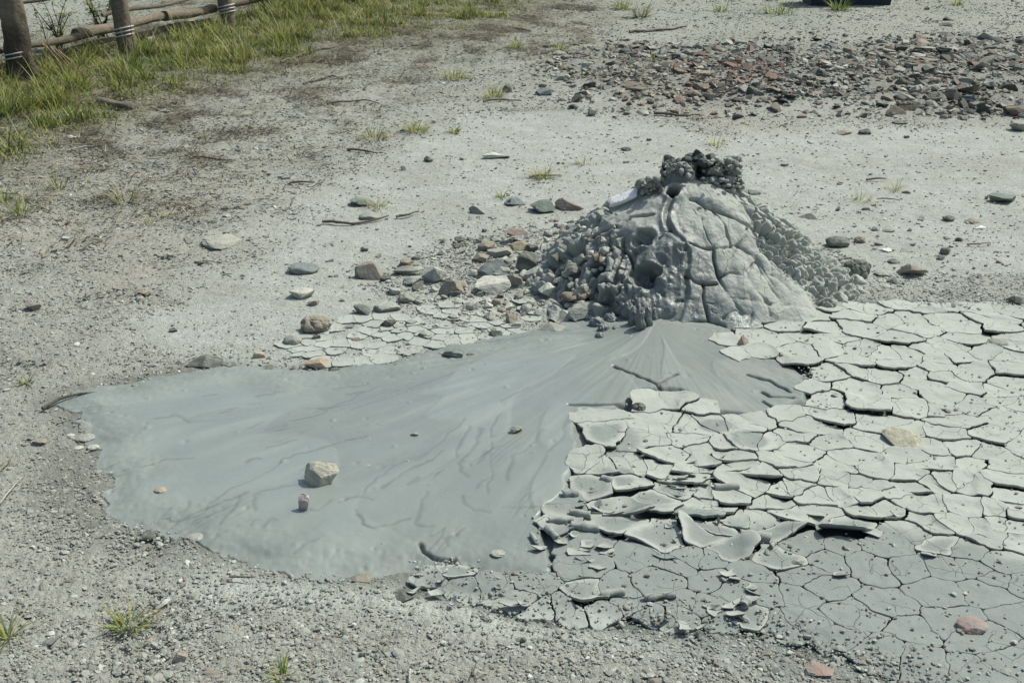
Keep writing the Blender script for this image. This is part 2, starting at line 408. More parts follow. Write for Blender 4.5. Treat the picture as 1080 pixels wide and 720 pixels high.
_rf = np.random.default_rng(88)
for _k in range(30):
    _a = _rf.uniform(180, 560); _b = _rf.uniform(405, 575)
    if _a < 250 and _b > 545: continue
    _vx, _vy = _a - 690, (_b - 352) * 1.6; _n = math.hypot(_vx, _vy); _L = _rf.uniform(8, 34)
    FLOW.append([(_a + t * _L * _vx / _n + _rf.normal() * 1.2, _b + t * _L * _vy / _n / 1.6 + _rf.normal() * .8) for t in (0, .33, .66, 1)])
def build_pool():
    P = np.array(POOL); x0, y0 = P.min(0) - .05; x1, y1 = P.max(0) + .05
    st = .0038
    xs = np.arange(x0, x1, st); ys = np.arange(y0, y1, st)
    X, Y = np.meshgrid(xs, ys); x = X.ravel(); y = Y.ravel()
    sdh = sdf(x, y, POOL) + .038 * n2(x, y, 7, 3., 3)
    sd = sdh + .018 * n2(x, y, 24, 8., 2) + .008 * n2(x, y, 70, 18.)
    fx, fy = G(690, 352)
    ang = np.arctan2(y - fy, x - fx); rr = np.hypot(x - fx, y - fy)
    h = hz(x, y) * .5 + .001
    incr = sstep(.018, .045, sdf(x, y, CRUST) + .014 * n2(x, y, 14, 6., 2))
    h = hz(x, y) * .5 * (1 - sstep(-.1, 0, sdf(x, y, CRUST))) + .015 * sstep(-.015, .085, sdh) + fan_h(x, y) - .004 * sstep(-.10, -.0, sdf(x, y, CRUST)) * (y < G(0, 540)[1])
    h = h + .0007 * sstep(.1, .3, rr) * noise3(np.stack([ang * 34 + 2 * n2(x, y, 2., 4.), rr * 3, 0 * x + 9.], -1))
    q = np.stack([ang * 5.5, rr * 2.2 + .6 * n2(x, y, 3, 4.), 0 * x + 1.7], -1)
    h = h + .0030 * fbm(q, 3) * sstep(.15, .7, rr)
    q2 = np.stack([ang * 22, rr * 3.0 + n2(x, y, 4, 4.), 0 * x + 6.7], -1)
    q3 = np.stack([ang * 62 + 1.5 * n2(x, y, 2.5, 14.), rr * 4.0 + n2(x, y, 4, 4.), 0 * x + 2.7], -1); s3 = noise3(q3)
    streak = noise3(q2) + .9 * s3 * sstep(-.1, .5, n2(x, y, 2.2, 66., 2)) * sstep(.2, .6, rr)
    thin = np.exp(-((s3 - .05) / .045) ** 2) * sstep(.05, .4, noise3(np.stack([ang * 9, rr * 2.6, 0 * x + 21], -1))) * sstep(.15, .4, rr)
    h = h + .0011 * streak * sstep(.1, .6, rr)
    col = C_POOL[None] * (1 + .05 * n2(x, y, 3, 5., 3) + .075 * streak)[:, None] * (1 - .30 * thin)[:, None]; h = h - .0007 * thin
    # terraces: lobes of slightly different mud
    lob = fbm(np.stack([ang * 3.2 + .5 * n2(x, y, 2.3, 8.), rr * 1.4, 0 * x + 4.4], -1), 2)
    col = col * (1 + .05 * np.sign(lob) * sstep(0, .04, np.abs(lob)))[:, None]
    h = h + .002 * sstep(-.03, .03, lob)
    wx = x + .012 * n2(x, y, 18, 2., 2); wy = y + .016 * n2(x, y, 18, 7., 2)
    for k, f in enumerate(FLOW):
        f = GP(f); w = .0030 + .0014 * (k % 3)
        bb = np.array(f); r = np.where((x > bb[:, 0].min() - .08) & (x < bb[:, 0].max() + .08) & (y > bb[:, 1].min() - .08) & (y < bb[:, 1].max() + .08))[0]
        d = segdist(wx[r], wy[r], f); m = .75 + .5 * n2(x[r], y[r], 9, k * 1.)
        w2 = w * np.clip(m + .35, .3, 1.8)
        h[r] -= .0011 * np.exp(-(d / w2) ** 2)
        col[r] *= (1 - .26 * np.clip(m, 0, 1) * np.exp(-(d / w2) ** 2))[:, None]
    for f in THREAD:
        f = GP(f); bb = np.array(f); r = np.where((x > bb[:, 0].min() - .04) & (x < bb[:, 0].max() + .04) & (y > bb[:, 1].min() - .04) & (y < bb[:, 1].max() + .04))[0]
        d = segdist(x[r] + .005 * n2(x[r], y[r], 30, 2.), y[r] + .006 * n2(x[r], y[r], 30, 5.), f)
        h[r] -= .016 * np.exp(-(d / .0045) ** 2); col[r] *= (1 - .3 * np.exp(-(d / .005) ** 2))[:, None]
    # small pits and lumps, denser toward the drying rim
    rim = 1 - sstep(.03, .28, sd)
    S = RNG.uniform((x0, y0), (x1, y1), size=(900, 2))
    keep = (RNG.random(900) < .18 + .82 * (1 - sstep(.02, .25, sdf(S[:, 0], S[:, 1], POOL))))
    S = S[keep]; sz = RNG.uniform(.003, .009, len(S)); amp = RNG.choice([-1, 1], len(S)) * RNG.uniform(.001, .004, len(S))
    for (a, b), s_, am in zip(S, sz, amp):
        i0 = int((a - x0) / st); j0 = int((b - y0) / st); k = 8
        ii = slice(max(0, j0 - k), j0 + k + 1); jj = slice(max(0, i0 - k), i0 + k + 1)
        H = h.reshape(X.shape); d2 = (X[ii, jj] - a) ** 2 + ((Y[ii, jj] - b) * .8) ** 2
        H[ii, jj] += am * np.exp(-d2 / s_ ** 2); h = H.ravel()
    h = h + .0022 * n2(x, y, 44, 7., 3) * rim
    dry = .5 * rim * sstep(.0, .4, n2(x, y, 12, 3., 3))
    col = col * (1 - .13 * rim * sstep(-.2, .35, n2(x, y, 6, 13., 3)))[:, None]
    # mud drying out by the crust: paler film between the fan and the cracked field
    cx, cy = G(790, 425); wd = np.exp(-(((x - cx) / .28) ** 2 + ((y - cy) / .28) ** 2))
    fl = wd * sstep(-.1, .3, n2(x, y, 7, 23., 3)); col = col * (1 - .5 * fl)[:, None] + .5 * fl[:, None] * (C_DRY * .75)[None]
    dull = sstep(-.01, .02, sdf(x, y, GP([(672, 345), (656, 385), (622, 428), (602, 470), (598, 520), (560, 560), (700, 640), (900, 440), (800, 360), (740, 340)])) + .015 * n2(x, y, 9, 2., 3))
    col = col * (1 - .12 * dull)[:, None]
    al = np.clip(1 - .5 * rim - .7 * wd - dry - .6 * dull - .35 * sstep(-.2, .3, n2(x, y, 2.6, 29., 4) + .3 * streak), 0, 1)
    h = h - .020 * incr
    V = np.stack([x, y, np.where(sd < -.012, h - .02, h)], -1)
    F = grid_faces(len(ys), len(xs)); keep = (sd[F] > -.02).all(1); F = F[keep]
    used = np.unique(F); mp = np.full(len(V), -1); mp[used] = np.arange(len(used))
    o = mesh('mud_pool', V[used], mp[F], M_pool, np.concatenate([col, al[:, None]], 1)[used])
    o['kind'] = 'structure'
build_pool(); TK("pool")
PZ = .016                                          # height of the pool surface

# ------------------------------------------------------------------ mud volcano cone
CONE_OBJ = tag(empty('mud_volcano', (float(CONE[0]), float(CONE[1]), 0)), 'knee-high grey mud cone with wet cracked front and small dark vent near its top', 'mud volcano')

def on_cone(px, py):
    dx, dy, dz = ray(px, py); t = np.linspace(3.0, 7, 2500)
    x, y, z = dx * t, dy * t, CH + dz * t
    hit = z < np.maximum(cone_h(x, y), 0)
    k = np.argmax(hit); return np.array([x[k], y[k], z[k]])

CR = [[(735, 211), (745, 221), (758, 222), (765, 223), (775, 232), (788, 238), (800, 242), (815, 250)], [(788, 240), (787, 248), (778, 260)], [(727, 259), (740, 261), (752, 264), (770, 261), (778, 258)], [(753, 223), (765, 237), (768, 252), (771, 260)],
      [(695, 253), (701, 248), (707, 243)], [(688, 226), (675, 229), (665, 227), (664, 234), (655, 240)], [(752, 263), (753, 282), (760, 300), (770, 315), (780, 330), (787, 333)], [(723, 292), (733, 299), (747, 302), (756, 300)],
      [(797, 276), (785, 286), (787, 300), (800, 312), (812, 322)], [(760, 292), (770, 289), (782, 291)], [(727, 341), (745, 340), (757, 339), (765, 345)], [(762, 336), (768, 331), (775, 328), (783, 332)], [(695, 309), (698, 318), (713, 322), (720, 317)], [(682, 327), (695, 326)],
      [(687, 338), (703, 337), (712, 333)], [(778, 260), (797, 271), (807, 288), (818, 308)], [(800, 242), (806, 262), (797, 272)], [(813, 290), (822, 297), (832, 307)], [(806, 262), (813, 275), (813, 290)], [(652, 262), (662, 263), (668, 270), (668, 285)], [(631, 303), (640, 300), (650, 302)],
      [(800, 242), (812, 262), (824, 275)], [(735, 211), (728, 210)], [(664, 234), (650, 243), (632, 248), (620, 255)], [(640, 270), (628, 275)],
      [(797, 276), (806, 292), (812, 305), (823, 318)], [(812, 262), (822, 277), (829, 293)], [(790, 312), (795, 328), (789, 343)], [(806, 318), (812, 334)], [(770, 315), (790, 317), (812, 322), (836, 323)], [(742, 300), (741, 318), (748, 338)]]
HAIR = [[(740, 232), (742, 245), (750, 258)], [(770, 262), (783, 275), (790, 278)], [(752, 320), (735, 318), (728, 316)], [(690, 300), (705, 306), (716, 312)]]
CHAN = [(711, 205), (707, 214), (703, 224), (702, 233), (706, 243), (716, 254), (725, 263), (726, 274), (723, 285), (723, 300), (724, 312), (720, 324), (716, 336), (712, 346)]
HOLE = [  # centre px, radius m (x, y-on-slope), depth
    ((681, 252), .034, .026), ((673, 257), .022, .016), ((679, 294), .050, .046), ((690, 288), .03, .02), ((632, 284), .042, .065), ((698, 277), .022, .008), ((640, 318), .035, .03), ((655, 300), .03, .02), ((648, 330), .03, .03), ((740, 222), .016, .006), ((719, 265), .018, .012)]
BUMP = [((713, 261), .035, .020), ((700, 262), .03, .012), ((688, 270), .045, .022), ((660, 315), .055, .045), ((668, 300), .04, .02), ((725, 285), .02, .004), ((640, 306), .04, .02), ((735, 235), .06, .006), ((765, 305), .05, .005), ((775, 280), .05, .006), ((742, 322), .05, .004), ((730, 282), .04, .004), ((667, 245), .05, .018), ((650, 232), .05, .014), ((705, 325), .05, .012), ((690, 235), .05, .014),
        ((630, 330), .028, .035), ((643, 342), .022, .03), ((703, 295), .03, .01), ((752, 212), .03, .01)]

def build_cone():
    nth, nr = 900, 330
    th = np.linspace(0, 2 * math.pi, nth, endpoint=False)
    t = np.linspace(0, 1.12, nr) ** .92
    T, TH = np.meshgrid(t, th, indexing='ij')
    R = R_theta(TH)
    foot = 1 + .07 * fbm(np.stack([np.cos(TH) * 1.8, np.sin(TH) * 1.8, 0 * TH], -1), 3)
    X = CONE[0] + T * R * foot * np.cos(TH); Y = CONE[1] + T * R * foot * np.sin(TH)
    Z = cone_h(CONE[0] + T * R * np.cos(TH), CONE[1] + T * R * np.sin(TH))
    Z = np.where(T > 1.0, np.minimum(Z, .01 - (T - 1) * .3), Z)
    P = np.stack([X, Y, Z], -1)
    # smooth normals of the base shape
    dT = np.gradient(P, axis=0); dH = (np.roll(P, -1, 1) - np.roll(P, 1, 1))
    Nn = np.cross(dT, dH); ln = np.linalg.norm(Nn, axis=-1, keepdims=True); Nn = np.where(ln > 1e-12, Nn / (ln + 1e-15), np.array([0, 0, 1.]))
    Nn[:6] = (0, 0, 1)
    p = P.reshape(-1, 3); n = Nn.reshape(-1, 3); ang = TH.ravel(); tt = T.ravel()
    # zone weights: smooth wet front, small clods right/back, lumpy rubble left
    a = np.degrees(ang); a = np.where(a > 180, a - 360, a)      # -90 front, 0 right, 90 back, 180 left
    a2 = np.where(a > 90, a - 360, a); lb = -130 - 62 * (1 - sstep(.42, .66, tt))
    sm1 = sstep(lb - 10, lb + 10, a2 + 14 * n2(p[:, 0], p[:, 1], 5, 2.)) * (1 - sstep(-50, -36, a + 18 * n2(p[:, 0], p[:, 1], 6, 4.) - 16 * (1 - tt)))
    top = 1 - sstep(.14, .24, tt); front = np.maximum(sm1, top * (a < 20) * (a > -175) * .9)
    d = .014 * fbm(p * 7, 3)
    # clods
    r = np.random.default_rng(4)
    st = []
    for _ in range(2600):
        aa = r.uniform(-math.pi, math.pi); ttt = r.uniform(.12, 1.05) ** .75
        dg = math.degrees(aa)
        left = (dg < -120 or dg > 140)
        if left and r.random() < .72: continue
        if -60 < dg < 0 and ttt < .55 and r.random() < .6: continue
        Rr = float(R_theta(np.array(aa))); x = CONE[0] + ttt * Rr * math.cos(aa); y = CONE[1] + ttt * Rr * math.sin(aa)
        st.append((x, y, float(cone_h(np.array(x), np.array(y)))))
    S = np.array(st)
    pw = p + .016 * np.stack([fbm(p * 22, 2), fbm(p * 22 + 5, 2), fbm(p * 22 + 9, 2)], -1)
    def unroll(q, wv=None):
        ax, ay = q[:, 0] - CONE[0], q[:, 1] - CONE[1]; an = np.arctan2(ay, ax); r_ = np.hypot(ax, ay); rr_ = r_ + q[:, 2] * .6
        k = .55 * r_[:, None] + .16
        return np.concatenate([np.stack([np.cos(an), np.sin(an)], -1) * k, (rr_ * .80)[:, None]], 1)
    pw2 = unroll(pw); S2 = unroll(S)
    d1, d2, ix = cells(pw2, S2)
    e = d2 - d1
    rnd = r.random(len(S))[ix]
    clod = -.020 * np.exp(-(e / .0045) ** 2) + .009 * np.clip(e / .009, 0, 1) + .017 * (rnd - .5) + .007 * fbm(p * 45, 2)
    left = sstep(135, 160, np.abs(a)) + ((a < -115) * sstep(-115, -135, a)); left = np.clip(left, 0, 1)
    S3 = S2[r.random(len(S)) < .22]; g1, g2, gi = cells(pw2, S3); e3 = g2 - g1; rn3 = r.random(len(S3))[gi]
    big = -.026 * np.exp(-(e3 / .007) ** 2) + .012 * np.clip(e3 / .016, 0, 1) + .040 * (rn3 - .5) + .012 * fbm(p * 30, 3)
    rough = clod * (1 - .45 * left) + big * left
    S4 = S2[r.random(len(S)) < .12]; f1, f2, _f = cells(pw2, S4); e4 = f2 - f1; rn4 = r.random(len(S4))[_f]
    rough = rough + (1 - left) * (-.022 * np.exp(-(e4 / .008) ** 2) + .020 * (rn4 - .5))
    d = d + rough * (1 - front)
    # hand placed cracks on the smooth front
    for i, (LST, w, dep) in enumerate(((CR, .0044, .026), (HAIR, .0022, .006))):
        for c in LST:
            q = np.array([on_cone(*k) for k in c]); q = resample(q, .02); q = q + .006 * np.stack([fbm(q * 30, 2), fbm(q * 30 + 3, 2), fbm(q * 30 + 7, 2)], -1)
            lo, hi = q.min(0) - .08, q.max(0) + .08
            rr = np.where(((p > lo) & (p < hi)).all(1))[0]; dd = np.full(len(rr), 9.)
            for A, B in zip(q[:-1], q[1:]):
                v = B - A; k = np.clip(((p[rr] - A) @ v) / (v @ v + 1e-12), 0, 1); dd = np.minimum(dd, np.linalg.norm(p[rr] - A - k[:, None] * v, axis=1))
            ww = w * (1 + .5 * noise3(p[rr] * 14))
            d[rr] += -dep * np.exp(-(dd / ww) ** 2) - (.003 if i == 0 else .001) * np.exp(-(dd / .013) ** 2)
    for (c, rad, dep) in HOLE:
        q = on_cone(*c); dd = np.linalg.norm((p - q) * (1, 1, 1.15), axis=1) + .010 * noise3(p * 30)
        f = 1 - sstep(.55, 1.05, dd / rad); d -= dep * f
        d += .35 * min(dep, .02) * np.exp(-((dd - rad * 1.25) / (rad * .35)) ** 2)
    for (c, rad, dep) in BUMP:
        q = on_cone(*c); dd = np.linalg.norm(p - q, axis=1) + .012 * noise3(p * 22); d += dep * np.exp(-(dd / rad) ** 2)
    # wet front roughness: knobbly lumps and drips on the left half of the front
    q = on_cone(688, 290); wl = np.exp(-(np.linalg.norm(p - q, axis=1) / .17) ** 2)
    qd = np.stack([p[:, 0] * 46, p[:, 2] * 9, p[:, 1] * 8], -1)
    d += wl * (.012 * fbm(p * 24, 3) + .005 * fbm(qd, 2))
    q = on_cone(664, 325); w3 = np.exp(-(np.linalg.norm(p - q, axis=1) / .10) ** 2); d += w3 * (.026 * np.abs(fbm(p * 26 + 4, 2)) + .012 * fbm(qd * 1.2 + 4, 2))
    d += .0022 * fbm(p * 55, 3) + .004 * fbm(p * 18 + 3, 2)
    # mud channel from the vent
    c = np.array([on_cone(*k) for k in CHAN]); c = resample(c, .015)
    dd = np.full(len(p), 9.); kk = np.zeros(len(p))
    for i, (A, B) in enumerate(zip(c[:-1], c[1:])):
        v = B - A; k = np.clip(((p - A) @ v) / (v @ v + 1e-12), 0, 1); e_ = np.linalg.norm(p - A - k[:, None] * v, axis=1)
        m_ = e_ < dd; kk[m_] = i / len(c); dd = np.minimum(dd, e_)
    d += .009 * np.exp(-((dd - .017) / .010) ** 2) * (1 - .4 * kk) - .009 * np.exp(-(dd / .008) ** 2)
    p2 = p + n * d[:, None]
    q = on_cone(710, 203); dv = np.linalg.norm((p - q) * (1, .8, 1.1), axis=1) + .006 * noise3(p * 40); p2 = p2 + np.array([0, .62, -.78]) * (.11 * (1 - sstep(.012, .030, dv)))[:, None]
    p2[:, 2] += .010 * np.exp(-((dv - .036) / .010) ** 2)
    # tone
    wet = np.exp(-(dd / .035) ** 2); wet = np.maximum(wet, wl * .85); wet = np.maximum(wet, w3)
    fr = front * .45
    C = C_DRY[None] * .92 * np.ones((len(p), 1))
    sw = np.exp(-(np.linalg.norm(p - on_cone(694, 290), axis=1) / .21) ** 2)
    damp = np.clip(front * (.95 * sw + .0 + .45 * n2(p[:, 0], p[:, 2], 7, 3., 3)), 0, 1)
    C = C * (1 - damp[:, None]) + (C_DAMP * .74)[None] * damp[:, None]
    C = C * (1 - .55 * wet[:, None]) + (C_POOL * .72)[None] * .55 * wet[:, None]
    footw = (1 - sstep(.03, .14, p[:, 2])) * sstep(-130, -115, a) * (1 - sstep(-75, -60, a)); C = C * (1 - .8 * footw[:, None]) + C_POOL[None] * .98 * .8 * footw[:, None]; wet = np.maximum(wet, footw * .8)
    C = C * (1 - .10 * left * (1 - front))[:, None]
    C = C * (1 + .10 * (rnd - .5) * (1 - front))[:, None]
    vh = on_cone(710, 202.5); wv = 1 - sstep(.018, .03, np.linalg.norm(p - vh, axis=1)); C = C * (1 - .6 * wv)[:, None]
    ab = np.clip(fr * .5 + wet * .9 + damp * .6, 0, 1)
    V = p2 - (CONE[0], CONE[1], 0)
    F = grid_faces(nr, nth, True)[:, ::-1]
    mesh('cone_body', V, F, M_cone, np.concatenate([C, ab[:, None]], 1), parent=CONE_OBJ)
build_cone(); TK("cone")

def merged(parts):
    """parts: list of (V, F, rgba)"""
    Vs, Fs, Cs = [], [], []; k = 0
    for V, F, c in parts:
        Vs.append(V); Fs.append(F + k); c = np.asarray(c, float)
        if c.ndim == 1: c = np.tile(c, (len(V), 1))
        Cs.append(c); k += len(V)
    return np.concatenate(Vs), np.concatenate(Fs), np.concatenate(Cs)

def build_rim():
    r = np.random.default_rng(12); base = np.array([CONE[0], CONE[1], 0])
    def heap(name, px, py0, n, spread, size, col, wet, dy=0.0, zs=1., label=None):
        parts = []
        for _ in range(n):
            x = r.uniform(*px); y = r.uniform(*py0)
            q = on_cone(711, 200); Yd = q[1] + dy + r.normal() * spread
            dx, dy_, dz = ray(x, y); t = Yd / dy_
            c = np.array([dx * t, Yd, CH + dz * t]); s = r.uniform(*size)
            V, F = (clod_shape if r.random() < .35 else rock_shape)(int(r.integers(1e6)), 2)
            V = rotz(V * np.array([1, 1, .85]) * s * r.uniform(.8, 1.2, 3), r.uniform(0, 6))
            k = col * r.uniform(.8, 1.15)
            parts.append((V + c - base, F, [*k, wet]))
        V, F, C = merged(parts)
        o = mesh(name, V, F, M_cone, C, parent=CONE_OBJ)
        if label: o['label'] = label
    dark = np.array([.072, .082, .070]); mid = C_DRY * .78; lt = C_DRY * .8
    heap('wet_clod', (700, 729), (168, 186), 50, .02, (.008, .024), dark, .35, .13, label='dark damp clods at the back of the crater rim')
    heap('wet_clod', (726, 752), (164, 192), 60, .02, (.008, .030), dark * .85, .4, .12, label='blackish wet clods on top of the crater')
    heap('rim_clod', (700, 728), (172, 187), 70, .016, (.005, .013), mid, .05, .06, label='crumbly grey clods just above the vent')
    heap('rim_clod', (742, 780), (166, 202), 300, .03, (.004, .014), mid, .0, .10, label='grey crumbs piled on the right of the crater')
    heap('rim_clod', (740, 784), (188, 204), 120, .03, (.004, .012), mid, .0, .06, label='loose grey crumbs below the crater rim')
    heap('rim_clod', (672, 700), (188, 203), 60, .03, (.006, .017), mid * .95, .0, .05, label='crumbs on the left shoulder of the cone')
    heap('crater_core', (700, 774), (180, 204), 90, .03, (.016, .038), mid * .85, .05, .13, label='rough grey body of the crater rim')
    # glistening mud drips at the foot
    parts = []
    for k, (px, py, w, h) in enumerate([(668, 345, .018, .08), (675, 350, .019, .095), (683, 347, .017, .085), (690, 340, .014, .06), (662, 338, .022, .08), (655, 334, .024, .07), (678, 338, .03, .09)]):
        gx, gy = G(px, py + 1, .03); V, F = clod_shape(300 + k, 3)
        V = V * (w, w * 1.1, h * .62); V[:, 2] += h * .45 + .022; V[:, 1] += .05 * np.clip(V[:, 2], 0, 1)
        V[:, 0] += .003 * np.sin(V[:, 2] * 120 + k)
        parts.append((V + (gx, gy + .01, 0) - base, F, [*(C_DAMP * .85), .85]))
    V, F, C = merged(parts); mesh('mud_drip', V, F, M_cone, C, parent=CONE_OBJ)
    parts = []
    for k, (px, py, w) in enumerate([(630, 340, .03), (637, 345, .025), (645, 336, .03), (628, 330, .028), (650, 345, .018), (633, 352, .018), (656, 322, .04), (662, 332, .025), (648, 326, .022)]):
        gx, gy = G(px, py, .05); V, F = clod_shape(340 + k, 3); V = rotz(V * (w, w * .8, w * .9), k)
        parts.append((V + (gx, gy + .03, .02 + w * .4) - base, F, [*(C_DAMP * .8), .8]))
    V, F, C = merged(parts); mesh('wet_lump', V, F, M_cone, C, parent=CONE_OBJ)
build_rim(); TK("rim")

# ------------------------------------------------------------------ stones
K = dict(grey=(.24, .25, .205), dark=(.105, .112, .090), pale=(.42, .43, .355), brown=(.235, .21, .16), slate=(.15, .18, .175), green=(.15, .185, .15), red=(.225, .178, .145), tan=(.33, .295, .21), pink=(.33, .26, .21), orange=(.31, .255, .175), mud=(.33, .345, .29), white=(.60, .61, .54), dirt=(.29, .27, .205), yellow=(.28, .255, .145))
GRP = {}
def stone(name, px, py, wpx, hpx, ck, label=None, seed=None, kind='rock', depth=1.0, cat=None, group=None, z=None, rot=None, level=3, sink=.22, tilt=0., wet=0.):
    seed = int(px * 31 + py * 7) if seed is None else seed
    gx, gy = G(px, py)
    zz = (hz1(gx, gy) if z is None else z)
    if z is not None: gx, gy = G(px, py, z)
    s = 1 / ppm(gy)
    w = wpx * s / 2; sa = 1.6 / math.hypot(gy, 1.6)
    ca = math.sqrt(1 - sa * sa)
    dpt = w * depth * .8
    hh = max((hpx * s - 2 * dpt * sa * .55) / ca / 2, .22 * w, hpx * s * .25)      # half height
    V, F = (clod_shape(seed, level) if kind == 'clod' else rock_shape(seed, level) if kind == 'rock' else rock_shape(seed, level, planes=5, lump=.1, fine=.015, cut=(.75, .95)))
    V = V * (w, dpt, hh)
    if tilt: V = rotx(V, tilt)
    if rot: V = rotz(V, rot)
    V[:, 2] -= V[:, 2].min() * 1 + sink * hh * 2
    c = np.array(K[ck]) * (1 + .12 * np.random.default_rng(seed).normal()) if isinstance(ck, str) else np.array(ck)
    cols = np.tile([*c, wet], (len(V), 1))
    # dried mud splashed on the low part
    k = (fbm(V / max(w, 1e-3) * 1.6 + seed, 2) > .05)[:, None] * .45
    cols[:, :3] = cols[:, :3] * (1 - k) + C_DRY[None] * .7 * k
    o = mesh(name, V, F, M_rock, cols, smooth=False)
    o.location = (gx, gy + dpt * .75, zz)
    tag(o, label, cat or ('clod' if kind == 'clod' else 'stone'), group)
    return o

